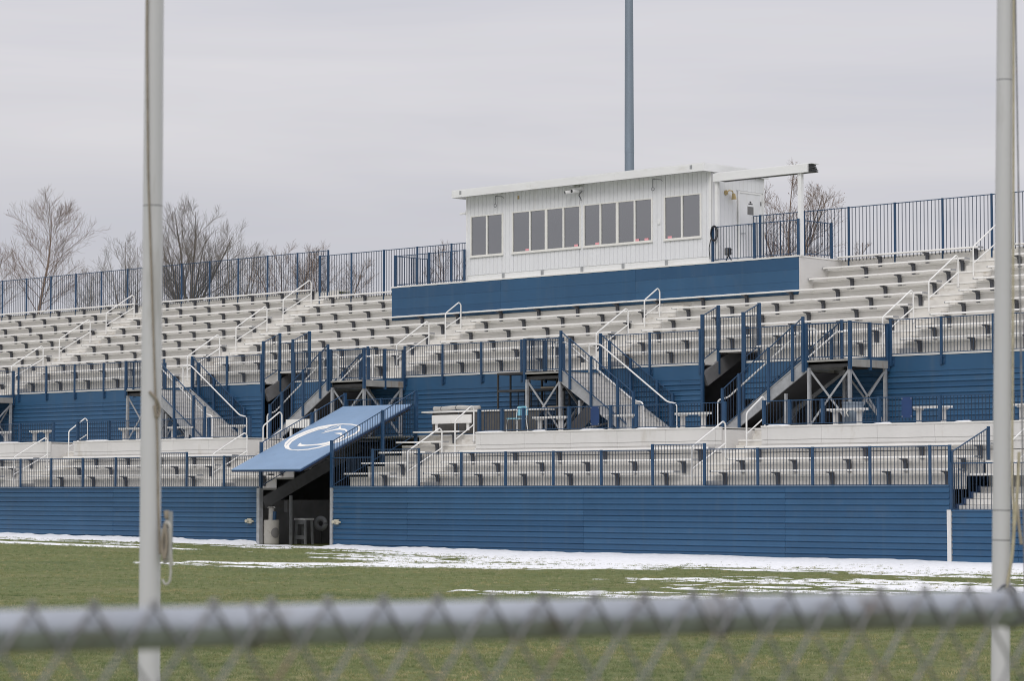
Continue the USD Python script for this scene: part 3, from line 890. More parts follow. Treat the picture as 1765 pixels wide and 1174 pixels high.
def emblem():
    def q(pts):
        return [px_panel(470 + x / 7.06, 690 + y / 7.06) for x, y in pts]
    outer = q([(140, 560), (150, 520), (205, 470), (300, 420), (420, 370), (560, 325), (700, 300), (850, 288), (960, 292), (1040, 308), (1072, 335), (1065, 370), (1020, 410), (930, 455), (830, 500), (700, 545), (560, 585), (430, 608), (310, 616), (210, 608), (155, 590)])
    inner = q([(205, 585), (200, 555), (235, 510), (310, 462), (420, 412), (560, 362), (690, 340), (660, 338), (720, 316), (850, 298), (950, 302), (1025, 318), (1046, 340), (1040, 365), (1000, 402), (915, 447), (820, 490), (690, 534), (555, 573), (430, 597), (315, 606), (235, 603)])
    ring = Polygon(outer).buffer(0).difference(Polygon(inner).buffer(0))
    slit = LineString(q([(165, 548), (225, 485), (330, 428), (460, 380), (600, 342), (680, 326)])).buffer(0.018)
    ring = ring.difference(slit)
    lower = Polygon(q([(300, 560), (325, 530), (345, 524), (352, 540), (420, 545), (540, 538), (640, 520), (740, 490), (800, 462), (830, 440), (820, 420), (790, 414), (750, 406), (800, 400), (835, 398), (850, 408), (838, 418), (870, 432), (860, 455), (800, 490), (720, 522), (620, 548), (500, 553), (400, 560), (340, 566)])).buffer(0)
    upper = Polygon(q([(590, 408), (650, 385), (740, 360), (800, 345), (825, 310), (832, 345), (880, 350), (912, 370), (895, 392), (880, 370), (820, 362), (740, 372), (660, 392)])).buffer(0)
    ear = LineString(q([(640, 378), (720, 342), (805, 315)])).buffer(0.022)
    jaw = LineString(q([(915, 405), (910, 440), (870, 480), (800, 515)])).buffer(0.02)
    return [('emblem_ring', ring), ('emblem_stroke', lower), ('emblem_stroke', upper.union(ear)), ('emblem_stroke', jaw)]


tunnel_roof()

# ------------------------------------------------------------------ press box platform and press box
def platform():
    t = thing('press_platform', 'raised platform with plain blue front under the white press box', 'platform')
    xs = [PLX0, -65.35, -58.9, PLX1]
    for a, b in zip(xs, xs[1:]):
        hs = [8.34, 8.76, 9.16, 9.57]
        for z0, z1 in zip(hs, hs[1:]):
            j = random.uniform(0, .004)
            B(a + .004, b - .004, PLY - 0.02 + j, PLY + 0.02, z0 + .002, z1 - .002).build('front_panel', random.choice(['blue_siding', 'blue_siding_faded', 'blue_siding_deep']), t)
    B(PLX0 - .02, PLX1 + .02, PLY - 0.03, 13.95, 9.575, 9.625).build('deck', 'aluminium_nosing', t)
    B(PLX1 - 0.03, PLX1 + .004, PLY + 0.021, 13.9, 7.9, 9.57).build('side_panel', 'fascia_grey', t)
    B(PLX0 - 0.004, PLX0 + .03, PLY + 0.021, 13.9, 7.9, 9.57).build('side_panel', 'fascia_grey', t)
    # platform railings
    r = thing('picket_railing', 'blue picket railing on the platform right of the press box door', 'railing', 'railings on the press box platform')
    pts = [(-55.50, 11.32), (-53.71, 11.32), (-51.88, 11.32)]
    for a, b in zip(pts, pts[1:]):
        picket_bay(r, a, b, 9.68, 10.81, 9.68, 10.81, pitch=0.12)
    picket_bay(r, (-51.88, 11.32), (-51.88, 13.12), 9.68, 10.81, 9.72, 10.81, pitch=0.12)
    for p in pts + [(-51.88, 13.12)]:
        post(r, *p, 9.63, 10.83, 0.07)
    r = thing('picket_railing', 'blue picket railing on the platform left of the press box', 'railing', 'railings on the press box platform')
    pts = [(-70.90, 11.32), (-69.1, 11.32), (-67.25, 11.32)]
    for a, b in zip(pts, pts[1:]):
        picket_bay(r, a, b, 9.68, 10.79, 9.68, 10.79, pitch=0.12)
    picket_bay(r, (-70.90, 11.32), (-70.90, 13.12), 9.68, 10.79, 9.72, 10.79, pitch=0.12)
    for p in pts + [(-70.90, 13.12)]:
        post(r, *p, 9.63, 10.81, 0.07)


platform()


def press_box():
    t = thing('press_box', 'long white press box with four window groups and a slanted flat roof', 'building')
    x0, x1, y0, y1 = -67.22, -55.62, 11.40, 14.25
    zb, zt = 9.626, 12.76
    # windows: x0, x1, mullions
    wins = [(-66.95, -65.40, [-66.17]), (-64.84, -61.60, [-64.01, -63.21, -62.38]), (-61.36, -58.27, [-60.62, -59.83, -59.03]), (-57.64, -56.10, [-56.90])]
    wz0, wz1 = 10.56, 11.98
    # base skirt and siding boards
    B(x0, x1, y0 + .012, y0 + .05, zb, zb + 0.20).build('base_skirt', 'white_trim', t)
    for x in (-65.34, -63.41, -61.5, -59.57, -57.6):
        B(x - .05, x + .05, y0 - .03, y0 + .011, zb, zb + 0.20).build('base_clip', 'galvanised', t)
    bw = 0.20
    n = int(round((x1 - x0) / bw))
    for i in range(n):
        a, b = x0 + i * (x1 - x0) / n, x0 + (i + 1) * (x1 - x0) / n
        # split by windows
        pieces = []
        covered = False
        for wx0, wx1, _ in wins:
            lo, hi = max(a, wx0), min(b, wx1)
            if hi - lo > 0.004:
                covered = True
                if lo > a + .01:
                    pieces.append((a, lo, zb + .205, zt))
                    pieces += [(lo, b, zb + .205, wz0), (lo, b, wz1, zt)]
                elif hi < b - .01:
                    pieces.append((hi, b, zb + .205, zt))
                    pieces += [(a, hi, zb + .205, wz0), (a, hi, wz1, zt)]
                else:
                    pieces += [(a, b, zb + .205, wz0), (a, b, wz1, zt)]
        if not covered:
            pieces = [(a, b, zb + .205, zt)]
        for p, q, u, v in pieces:
            e0 = 0.0055 if p == a else 0.0
            e1 = 0.0055 if q == b else 0.0
            if q - p > 0.025:
                B(p + e0, q - e1, y0, y0 + .03, u, v).build('siding_board', 'white_siding', t)
    m = MB()   # backing behind the board joints, with the window openings left free
    edges = [x0 + .02] + [e for w in wins for e in w[:2]] + [x1 - .02]
    m.box(x0 + .02, x1 - .02, y0 + .031, y0 + .06, zb + .2, wz0)
    m.box(x0 + .02, x1 - .02, y0 + .031, y0 + .06, wz1, zt)
    for i in range(0, len(edges), 2):
        m.box(edges[i], edges[i + 1], y0 + .031, y0 + .06, wz0, wz1)
    m.build('wall_backing', 'white_trim', t)
    # side and back walls
    ns = 13
    door_y0, door_y1 = 12.85, 14.10
    for i in range(ns):
        a, b = y0 + .06 + i * (y1 - y0 - .06) / ns, y0 + .06 + (i + 1) * (y1 - y0 - .06) / ns
        z0s = 12.20 if b > door_y0 + .02 and a < door_y1 - .02 else zb
        B(x1 - .03, x1, a + .0035, b - .0035, z0s, zt).build('siding_board', 'white_siding', t)
        B(x0, x0 + .03, a + .0035, b - .0035, zb, zt).build('siding_board', 'white_siding', t)
    B(x1 - .06, x1 - .031, y0 + .06, y1, zb, zt).build('wall_backing', 'white_trim', t)
    B(x0 + .031, x0 + .06, y0 + .06, y1, zb, zt).build('wall_backing', 'white_trim', t)
    B(x1 - .02, x1 + .012, y0 - .012, y0 + .10, zb, zt).build('corner_trim', 'white_trim', t)
    B(x1 - .10, x1 + .012, y0 - .014, y0 - .0005, zb, zt).build('corner_trim', 'white_trim', t)
    B(x0 - .012, x0 + .06, y0 - .014, y0 - .0005, zb, zt).build('corner_trim', 'white_trim', t)
    B(x0, x1, y1, y1 + .06, zb, zt).build('back_wall', 'white_trim', t)
    B(x0 + .1, x1 - .1, y0 + .1, y1 - .1, zb - .03, zb + .01).build('floor', 'room_dark', t)
    B(x0 + .07, x1 - .07, y1 - .09, y1 - .02, zb + .02, zt - .02).build('inner_wall', 'room_dark', t)
    B(x0 + .07, x1 - .07, y0 + .45, y0 + .5, zb + .02, zb + .8).build('counter', 'room_dark', t)
    g = np.random.default_rng(23)
    for x in (-66.3, -64.2, -62.9, -61.9, -60.9, -59.4, -58.6, -56.8):
        # dim monitors and chair backs at the counter, seen through the glass
        if g.random() < .5:
            B(x - .24, x + .24, y0 + .30, y0 + .34, zb + .86, zb + 1.22).build('monitor', 'black_plastic', t)
            B(x - .05, x + .05, y0 + .30, y0 + .34, zb + .80, zb + .86).build('monitor_foot', 'black_plastic', t)
        else:
            B(x - .22, x + .22, y0 + .75, y0 + .80, zb + .75, zb + 1.25).build('chair_back', 'black_mesh', t)
    # windows
    for wx0, wx1, mull in wins:
        m = MB()
        fw = 0.055
        zz0 = wz0
        m.box(wx0 - fw, wx1 + fw, y0 - .03, y0 + .03, wz0 - fw, wz0)
        m.box(wx0 - fw, wx1 + fw, y0 - .03, y0 + .03, wz1, wz1 + fw * .7)
        m.box(wx0 - fw, wx0, y0 - .03, y0 + .03, wz0, wz1)
        m.box(wx1, wx1 + fw, y0 - .03, y0 + .03, wz0, wz1)
        w = m.build('window', 'window_frame', t)
        ed = [wx0] + mull + [wx1]
        for j, x in enumerate(mull):
            hw = 0.055 if (j == 1 and len(mull) == 3) else 0.032
            B(x - hw, x + hw, y0 - .026, y0 + .028, wz0, wz1).build('mullion', 'window_frame', w)
        for j, (a, b) in enumerate(zip(ed, ed[1:])):
            B(a, b, y0 + .004 + .010 * (j % 2), y0 + .008 + .010 * (j % 2), wz0, wz1).build('pane', 'pane', w)
        B(wx0 - fw - .02, wx1 + fw + .02, y0 - .055, y0 - .031, wz0 - fw - .03, wz0 - fw + .012).build('sill', 'window_frame', w)
    for x, up in ((-64.15, 0), (-61.78, 0), (-60.78, 0), (-58.93, 0), (-58.5, 0), (-57.45, 0.02)):
        B(x - .09, x + .09, y0 - .001, y0 + .003, wz0 + .004, wz0 + .08).build('pink_note', 'pink_card', t, label='small pink card in the window corner')
    B(-66.90, -66.78, y0 + .034, y0 + .038, wz0 + .2, wz0 + .25).build('white_note', 'white_logo', t)
    # roof with overhanging fascia
    rx0, rx1, ry0, ry1 = -67.52, -55.55, 10.93, 14.45
    B(rx0 + .03, rx1 - .03, ry0 + .03, ry1 - .03, 12.765, 12.90).build('soffit', 'white_trim', t)
    r = B(rx0, rx1, ry0, ry1, 12.955, 12.985).build('roof', 'white_trim', t)
    for i, (a, b) in enumerate(zip(np.linspace(rx0, rx1, 4), np.linspace(rx0, rx1, 4)[1:])):
        B(a + .002, b - .002, ry0 - .012, ry0 + .03, 12.70, 12.953).build('fascia_board', 'white_trim', r)
    for x in (rx0, rx1):
        B(x - .012, x + .02, ry0 + .031, ry1, 12.70, 12.953).build('fascia_board', 'white_trim', r)
    for x in (rx0 + .45, rx1 - .55):
        B(x - .05, x + .05, ry0 - .02, ry0 - .013, 12.80, 12.93).build('fascia_joint', 'galvanised', r)
    # door on the right side
    d = B(x1 + .001, x1 + .03, door_y0 + .06, door_y1 - .06, zb + .03, 12.12).build('door', 'white_siding', t)
    m = MB()
    m.box(x1, x1 + .045, door_y0, door_y0 + .058, zb, 12.18)
    m.box(x1, x1 + .045, door_y1 - .058, door_y1, zb, 12.18)
    m.box(x1, x1 + .045, door_y0 + .058, door_y1 - .058, 12.122, 12.18)
    m.build('door_frame', 'white_trim', d)
    B(x1 + .031, x1 + .036, 13.33, 13.66, 11.40, 11.68).build('notice', 'paper_grey', d)
    B(x1 + .031, x1 + .035, 13.38, 13.62, 11.755, 11.785).build('notice_line', 'sign_ink', d)
    B(x1 + .031, x1 + .035, 13.45, 13.54, 11.80, 11.86).build('notice_line', 'sign_ink', d)
    B(x1 + .031, x1 + .035, 13.35, 13.65, 11.02, 11.05).build('notice_line', 'galvanised', d)
    for z in (10.1, 10.9, 11.75):
        B(x1 + .046, x1 + .056, 14.03, 14.07, z, z + .14).build('hinge', 'dark_steel', d)
    MB().tube([(x1 + .03, 13.0, 10.72), (x1 + .10, 13.0, 10.72), (x1 + .10, 13.12, 10.72)], 0.018, 8).build('handle', 'galvanised', d)
    # brass wall lamp by the door
    m = MB()
    m.tube([(x1, 12.18, 12.06), (x1 + .03, 12.18, 12.06)], 0.09, 12)
    m.tube([(x1 + .03, 12.18, 12.06), (x1 + .10, 12.25, 12.14), (x1 + .14, 12.38, 12.12), (x1 + .14, 12.42, 12.02)], 0.022, 8)
    m.tube([(x1 + .14, 12.44, 12.04), (x1 + .14, 12.46, 11.84)], 0.055, 10, 0.095)
    m.build('wall_lamp', 'brass', t)
    # cameras under the eaves and on the left corner
    m = MB()
    m.box(-61.90, -61.40, 11.22, 11.40, 12.56, 12.64)
    m.tube([(-61.72, 11.30, 12.52), (-61.95, 11.02, 12.47)], 0.06, 12)
    m.tube([(-61.55, 11.28, 12.52), (-61.60, 10.98, 12.49)], 0.065, 12)
    cm = m.build('camera_unit', 'white_trim', t)
    m = MB()
    m.tube([(-61.60, 10.985, 12.49), (-61.602, 10.97, 12.489)], 0.055, 12)
    m.tube([(-61.95, 11.025, 12.47), (-61.96, 11.005, 12.468)], 0.05, 12)
    m.tube(bend([(-61.45, 11.36, 12.52), (-61.48, 11.2, 12.36), (-61.42, 11.25, 12.25), (-61.50, 11.36, 12.18)], .06), 0.016, 6)
    m.build('lens', 'black_plastic', cm)
    m = MB()
    m.box(x0 - .10, x0, 11.42, 11.50, 12.10, 12.24)
    m.tube([(x0 - .06, 11.42, 12.16), (x0 - .22, 11.26, 12.13)], 0.045, 10)
    m.build('camera_unit', 'white_trim', t)
    for x in (-65.66, -58.12):
        m = MB()
        m.tube([(x, y0 - .02, 12.68), (x, y0 - .10, 12.66), (x, y0 - .10, 12.36)], 0.010, 6)
        a = np.linspace(0, 2 * np.pi, 13)
        m.tube(np.stack([x + .06 * np.cos(a), np.full(13, y0 - .10), 12.31 + .06 * np.sin(a)], 1), 0.009, 6)
        m.tube(bend([(x, y0 - .06, 12.64), (x + .12, y0 - .12, 12.64), (x + .42, y0 - .14, 12.60), (x + .46, y0 - .14, 12.54)], .05), 0.009, 6)
        m.build('cable_hook', 'steel_bracket', t)
    B(-57.98, -57.86, y0 - .03, y0 - .001, 11.08, 11.26).build('outlet_box', 'white_trim', t)
    B(-64.62, -64.55, y0 - .02, y0 - .001, 12.47, 12.60).build('tag_plate', 'brass', t)
    # rolled canopy on its beam, right of the box
    c = thing('canopy', 'flat white canopy beam on a post with dark folded panels behind it', 'canopy')
    B(-55.42, -51.47, 11.26, 11.34, 12.34, 12.61).build('beam', 'white_trim', c)
    for k in range(6):
        z = 12.36 + 0.042 * k
        m = MB()
        m.box(-55.3, -51.40 + .02 * (k % 2), 11.345, 11.78 - .03 * k, z, z + .03)
        m.build('folded_panel', 'awning_dark', c)
    B(-55.42, -51.36, 11.345, 11.75, 12.615, 12.64).build('top_sheet', 'white_trim', c)
    B(-51.92, -51.78, 11.345, 11.48, 9.626, 12.335).build('canopy_post', 'white_trim', c)
    B(-55.42, -55.30, 11.345, 11.46, 9.626, 12.335).build('canopy_post', 'white_trim', c)
    # hose coil and floodlight on the railing
    h = thing('hose_coil', 'black hose coil hung over the platform railing beside the press box corner', 'hose')
    m = MB()
    for r, o in ((.155, 0), (.14, .02), (.13, -.02)):
        a = np.linspace(0, 2 * np.pi, 25)
        m.tube(np.stack([-55.38 + r * np.cos(a), np.full(25, 11.25 + o), 10.58 + r * 1.7 * np.sin(a)], 1), 0.014, 6)
    m.build('coil', 'black_plastic', h)
    m = MB().tube(bend([(-55.52, 11.25, 10.4), (-55.6, 11.25, 10.1), (-55.56, 11.25, 9.72)], .1), 0.016, 6)
    m.build('hose_end', 'black_plastic', h)
    s = thing('floodlight', 'small black floodlight standing on the platform behind the railing', 'lamp')
    m = MB()
    m.box(-55.09, -54.91, 11.45, 11.58, 9.84, 10.08)
    for k in range(5):
        m.box(-55.10, -54.90, 11.58, 11.65, 9.86 + .045 * k, 9.875 + .045 * k)
    m.build('housing', 'black_plastic', s)
    m = MB()
    m.bar((-55.0, 11.55, 9.85), (-55.12, 11.55, 9.63), .03)
    m.bar((-55.0, 11.55, 9.85), (-54.86, 11.55, 9.63), .03)
    m.bar((-55.0, 11.55, 9.85), (-55.0, 11.75, 9.63), .03)
    m.build('stand', 'black_plastic', s)
    MB().box(-55.06, -54.94, 11.44, 11.449, 9.87, 10.05).build('lens', 'paper_grey', s)


press_box()


# ------------------------------------------------------------------ steel stairs and landings on the walkway
YN, YF = 4.60, 6.42


def steel_stairs(lx0, lx1, dirn, label, flight=True):
    """landing lx0..lx1; flight leaves it towards dirn (+1 right, -1 left)"""
    t = thing('steel_staircase', label, 'staircase', 'steel stairs from the walkway to the upper seating')
    zt, zb = 5.73, WALK
    B(lx0, lx1, YN, YW - .04, zt - 0.05, zt).build('landing_plate', 'landing_steel', t)
    for y in (YN + .10, YW - .14):
        B(lx0 + .065, lx1 - .065, y, y + .06, zt - 0.22, zt - .052).build('landing_beam', 'dark_steel', t)
    for x in (lx0, lx1 - .06):
        B(x, x + .06, YN + .02, YW - .05, zt - 0.22, zt - .052).build('landing_beam', 'landing_steel', t)
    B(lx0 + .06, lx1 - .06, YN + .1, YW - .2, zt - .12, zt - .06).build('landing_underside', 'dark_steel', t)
    legs = [(lx0 + .12, YN + .05), (lx1 - .07, YN + .05), (lx1 - .07, YW - .2), (lx0 + .12, YW - .2)]
    for x, y in legs:
        B(x - .045, x + .045, y - .045, y + .045, zb, zt - .22).build('leg', 'galvanised', t)

    def brace(a, b):
        MB().bar((*a, zb + .05), (*b, zt - .28), .022, .06).build('brace', 'galvanised', t)
        MB().bar((a[0] + .0, a[1] + .03, zt - .28), (b[0], b[1] + .03, zb + .05), .022, .06).build('brace', 'galvanised', t)
    brace(legs[0], legs[1])
    brace(legs[1], legs[2])
    brace(legs[3], legs[2])
    # landing guards: front edge and the side away from the flight
    gz = 6.82
    picket_bay(t, (lx0 + .04, YN + .02), (lx1 - .04, YN + .02), zt + .07, gz, zt + .07, gz)
    sx = lx1 - .04 if dirn < 0 else lx0 + .04
    picket_bay(t, (sx, YN + .02), (sx, YW - .1), zt + .07, gz, zt + .07, gz)
    for x, y in ((lx0 + .04, YN + .02), (lx1 - .04, YN + .02), (sx, YN + 1.0), (sx, YW - .1)):
        post(t, x, y, zt - .30, gz + .02, 0.085)
    if not flight:
        return t
    xt = lx1 if dirn > 0 else lx0
    n = 12
    run = 2.98
    xb = xt + dirn * run
    slope = (zt - zb) / run
    for y in (YN + .0, YF):
        m = MB()
        m.bar((xt, y + .02, zt - .16), (xb + dirn * .1, y + .02, zb - .16 - .1 * slope + .12), .05, .36)
        m.build('stringer', 'galvanised', t)
        m = MB()
        m.bar((xt, y + .02 - .03, zt + .045), (xb + dirn * .05, y - .01, zb + .045 + .02), .03, .03)
        m.build('stringer_flange', 'galvanised', t)
    for k in range(1, n):
        z = zt - k * (zt - zb) / n
        xa = xt + dirn * (k - 1) * run / (n - 1)
        xc = xt + dirn * (k + .08) * run / (n - 1)
        B(min(xa, xc), max(xa, xc), YN + .05, YF - .01, z - .04, z).build('step', 'aluminium_deck', t)
        B(min(xa, xa + dirn * .02), max(xa, xa + dirn * .02), YN + .05, YF - .01, z - .0, z + .12).build('step_riser', 'fascia_grey', t)
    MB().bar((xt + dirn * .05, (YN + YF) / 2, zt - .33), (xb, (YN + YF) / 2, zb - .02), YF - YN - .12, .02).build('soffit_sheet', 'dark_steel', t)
    # mid legs under the flight
    xm = xt + dirn * 0.75
    B(xm - .04, xm + .04, YN + .03, YN + .11, zb, zt - .75 * slope - .45).build('leg', 'galvanised', t)
    MB().bar((xm, YN + .08, zb + .1), (xt + dirn * 1.6, YF - .1, zt - 1.6 * slope - .4), .03, .06).build('brace', 'galvanised', t)
    # sloped guards on both stringers
    for y, side in ((YN - .03, 0), (YF + .06, 1)):
        xs = [xt + dirn * s for s in (0.03, 1.30, 2.62)]
        xs = [xt + dirn * s for s in (0.03, 0.42, 1.32, 2.44, 3.08)]
        zg = [zt - slope * abs(x - xt) for x in xs]
        for i in range(len(xs) - 1):
            picket_bay(t, (xs[i], y), (xs[i + 1], y), zg[i] + .10, zg[i] + 1.30, zg[i + 1] + .10, zg[i + 1] + 1.30, pitch=0.115)
        for x, z in zip(xs, zg):
            post(t, x, y, z - .32 if x != xs[-1] else zb, z + 1.32, 0.075)
        # white pipe handrail inside the guard
        yr = y + (.13 if side == 0 else -.13)
        pts = [(xt - dirn * .35, yr, zt), (xt - dirn * .35, yr, zt + .93), (xt + dirn * .12, yr, zt + .93), (xb - dirn * .02, yr, zb + .98), (xb + dirn * .38, yr, zb + .90), (xb + dirn * .38, yr, zb)]
        MB().tube(bend(pts, .10), 0.026, 10).build('handrail', 'white_rail', t, smooth=50)
    return t


steel_stairs(-46.58, -44.92, -1, 'rightmost steel stairs descending left from a braced landing')
steel_stairs(-57.95, -56.30, +1, 'middle steel stairs descending right beside the dark shelving rack')
steel_stairs(-67.25, -65.45, -1, 'steel stairs descending left behind the blue tunnel roof')
steel_stairs(-78.68, -77.02, +1, 'steel stairs descending right behind the left white pole')
steel_stairs(-90.2, -88.40, -1, 'landing of steel stairs at the far left edge')

# guards round the vomitory openings
for (a, b), nm in zip(VOM, ('right', 'left')):
    t = thing('picket_railing', f'blue guard with tall posts round the {nm} vomitory opening', 'railing', 'guards round the vomitory openings')
    for x in (a, b):
        picket_bay(t, (x, YW - .03), (x, YW + T), 6.0, 7.42, 6.42, 7.76)
        post(t, x, YW - .03, 3.9, 7.45, 0.085)
        post(t, x, YW + T, 5.6, 7.78, 0.085)
    picket_bay(t, (a, YW + T - .02), (b, YW + T - .02), 6.36, 7.40, 6.36, 7.40)


# ------------------------------------------------------------------ white aisle handrails
def handrail(x, ya, za, yb, zb, label, hgt=0.95, mid=True):
    t = thing('aisle_handrail', label, 'handrail', 'white pipe handrails in the aisles')
    top = [(x, ya, za), (x, ya, za + hgt), (x, yb - .10, zb + hgt + .06), (x, yb, zb + hgt - .02), (x, yb, zb)]
    MB().tube(bend(top, .09), 0.024, 10).build('top_rail', 'white_rail', t, smooth=50)
    MB().tube([(x, ya, za + hgt * .45), (x, yb, zb + hgt * .50)], 0.021, 8).build('mid_rail', 'white_rail', t, smooth=50)
    for y, z in ((ya, za), (yb, zb)):
        MB().tube([(x, y, z - .004), (x, y, z + .015)], 0.05, 10).build('foot_flange', 'galvanised', t)
    return t


def uz_at(y):
    k = int((y - YW) // T) + 1
    fr = (y - YW) / T - (k - 1)
    return UZ + UR * (k - 1) + (UR / 2 if fr > 0.52 else 0)


AN = ['rightmost upper aisle', 'upper aisle below the press box right half', 'upper aisle below the press box left half', 'upper aisle left of the press box platform', 'leftmost upper aisle']
for i, (a, b) in enumerate(AISLES_U):
    xc = (a + b) / 2
    spans = [(7.12, 8.72, 'lowest'), (9.55, 11.15, 'middle'), (12.0, 13.5, 'topmost')]
    if i in (1, 2):
        spans = [(7.12, 8.72, 'lower'), (9.56, 10.35, 'short upper')]
    for ya, yb, nm in spans:
        za, zb = uz_at(ya), uz_at(yb)
        zb = za + (yb - ya) * UR / T
        if nm == 'short upper':
            zb = za + .38
        handrail(xc, ya, za, yb, zb, f'{nm} white pipe handrail in the {AN[i]}')
LA = [(-47.5, -47.2, 'right of the middle'), (-59.1, -59.1, 'right of the tunnel roof'), (-68.6, -68.45, 'left of the tunnel roof'), (-80.0, -79.5, 'at the far left'), (-36.9, None, 'beyond the far right entry steps')]
for x1, x2, nm in LA:
    handrail(x1, 0.50, LZ + .0, 2.02, LZ + 0.70, f'white pipe handrail climbing the lower aisle {nm}', 1.15)
    if x2:
        handrail(x2, 2.62, LZ + 3 * LR, 3.48, LZ + 3 * LR + .45, f'white pipe handrail on the steps up to the walkway {nm}', 1.10)

# ------------------------------------------------------------------ small benches on the walkway
for a, b, nm in ((-82.27, -81.05, 'at the far left'), (-76.76, -75.54, 'directly left of the left white pole'), (-73.93, -72.75, 'directly right of the left white pole'), (-71.19, -69.80, 'at the foot of the left stairs'),
                 (-55.88, -54.56, 'under the middle landing'), (-52.96, -51.75, 'in front of the middle stairs'), (-50.08, -48.85, 'between the two middle stairs feet'),
                 (-44.46, -43.20, 'under the rightmost landing'), (-41.63, -40.38, 'right of the blue placard near the right pole'), (-38.32, -37.0, 'behind the right white pole'), (-84.9, -83.7, 'leftmost in view under the far left landing')):
    t = thing('walkway_bench', f'small white two-legged walkway bench {nm}', 'bench', 'small white benches on the walkway')
    B(a, b, 2.80, 3.06, 4.165, 4.225).build('seat', 'aluminium_bench', t)
    for x in (a + .22, b - .22):
        m = B(x - .055, x + .055, 2.88, 2.98, WALK + .012, 4.163)
        m.box(x - .09, x + .09, 2.82, 3.04, 4.12, 4.164)
        m.box(x - .09, x + .09, 2.84, 3.02, WALK, WALK + .012)
        m.build('leg', 'fascia_grey', t)

# ------------------------------------------------------------------ things on the walkway
for x, y, nm in ((-52.92, 2.44, 'on the railing before the middle stairs'), (-41.46, 2.44, 'on the railing right of the rightmost landing')):
    t = thing('placard', f'blank dark blue placard wired {nm}', 'sign', 'blue placards')
    B(x - .17, x + .17, y - .012, y, 3.90, 4.47).build('plate', 'blue_sign', t)
    m = MB()
    for dx in (-.15, .15):
        for z in (3.94, 4.43):
            m.box(x + dx - .012, x + dx + .012, y - .02, y - .0125, z - .012, z + .012)
    m.build('wire_tie', 'galvanised', t)


def rack(x0, x1, y0, y1, z0, z1, label):
    t = thing('shelving_rack', label, 'rack')
    for x in (x0, x1, (x0 + x1) / 2 + .1):
        for y in (y0, y1):
            B(x - .025, x + .025, y - .025, y + .025, z0, z1).build('upright', 'dark_steel', t)
    for z in (z0 + .25, z0 + .78, z0 + 1.42, z1 - .06):
        B(x0 - .02, x1 + .02, y0 - .03, y1 + .03, z, z + .07).build('shelf', 'dark_steel', t)
    for k in range(5):
        x = x0 + .35 + .3 * k
        B(x, x + .02, y1 - .02, y1, z0 + .85, z0 + 1.42).build('bar', 'dark_steel', t)
    return t


rack(-59.85, -57.2, 5.4, 6.0, WALK, 5.80, 'tall black empty shelving rack against the upper blue wall')
for x, z, nm in ((-57.9, 5.245, 'on the upper shelf'), (-57.6, 4.605, 'on the middle shelf')):
    t = thing('plank_board', f'brown wooden board lying {nm} of the black rack', 'board')
    B(x, x + .6, 5.37, 5.7, z, z + .05).build('board', 'wood_board', t)


def chair(x, y, z):
    t = thing('chair', 'pale turquoise plastic chair with thin metal legs behind the railing', 'chair')
    w = .46
    m = B(x - w / 2, x + w / 2, y - .23, y + .2, z + .44, z + .47)
    m.build('seat', 'chair_blue', t)
    prof = Polygon([(-w / 2, 0), (w / 2, 0), (w / 2, .24), (w / 2 - .06, .30), (-w / 2 + .06, .30), (-w / 2, .24)])
    tm = trimesh.creation.extrude_polygon(prof, .02, engine='earcut')
    v = np.array(tm.vertices)
    P = np.stack([x + v[:, 0], y + .24 + v[:, 2], z + .56 + v[:, 1]], 1)
    MB().add(P, tm.faces).build('backrest', 'chair_blue', t)
    for s in (-1, 1):
        MB().tube(bend([(x + s * .24, y - .22, z), (x + s * .22, y - .2, z + .45), (x + s * .22, y + .2, z + .45)], .1), .012, 6).build('leg', 'white_rail', t)
        MB().tube(bend([(x + s * .25, y + .26, z), (x + s * .22, y + .2, z + .45), (x + s * .2, y + .25, z + .84)], .1), .012, 6).build('leg', 'white_rail', t)


chair(-57.2, 3.5, WALK)

# long white folding table with grey skirt behind the railing, right of the tunnel
t = thing('long_table', 'long white table with dark grey skirting behind the benches right of the tunnel', 'table')
B(-62.3, -56.9, 4.25, 4.95, 4.50, 4.56).build('tabletop', 'aluminium_bench', t)
for a, b in zip(np.linspace(-61.85, -56.95, 5), np.linspace(-61.85, -56.95, 5)[1:]):
    B(a + .02, b - .02, 4.30, 4.32, WALK + .03, 4.498).build('skirt', 'skirting', t)
for x in (-61.8, -59.4, -57.0):
    B(x - .03, x + .03, 4.6, 4.66, WALK, 4.498).build('leg', 'galvanised', t)
t = thing('rolled_tarp', 'long grey rolled tarp lying on the white table', 'tarp')
pts = [(x, 4.55 + .03 * math.sin(x * 3), 4.655 + .012 * math.sin(x * 4)) for x in np.linspace(-62.0, -59.9, 12)]
MB().tube(pts, .075, 10).build('roll', 'tarp_grey', t, smooth=True)
m = MB()
for x in (-61.6, -60.9, -60.3):
    a = np.linspace(0, 2 * np.pi, 13)
    m.tube(np.stack([np.full(13, x), 4.55 + .03 * math.sin(x * 3) + .08 * np.cos(a), 4.655 + .012 * math.sin(x * 4) + .08 * np.sin(a)], 1), .010, 5)
m.build('strap', 'black_plastic', t)
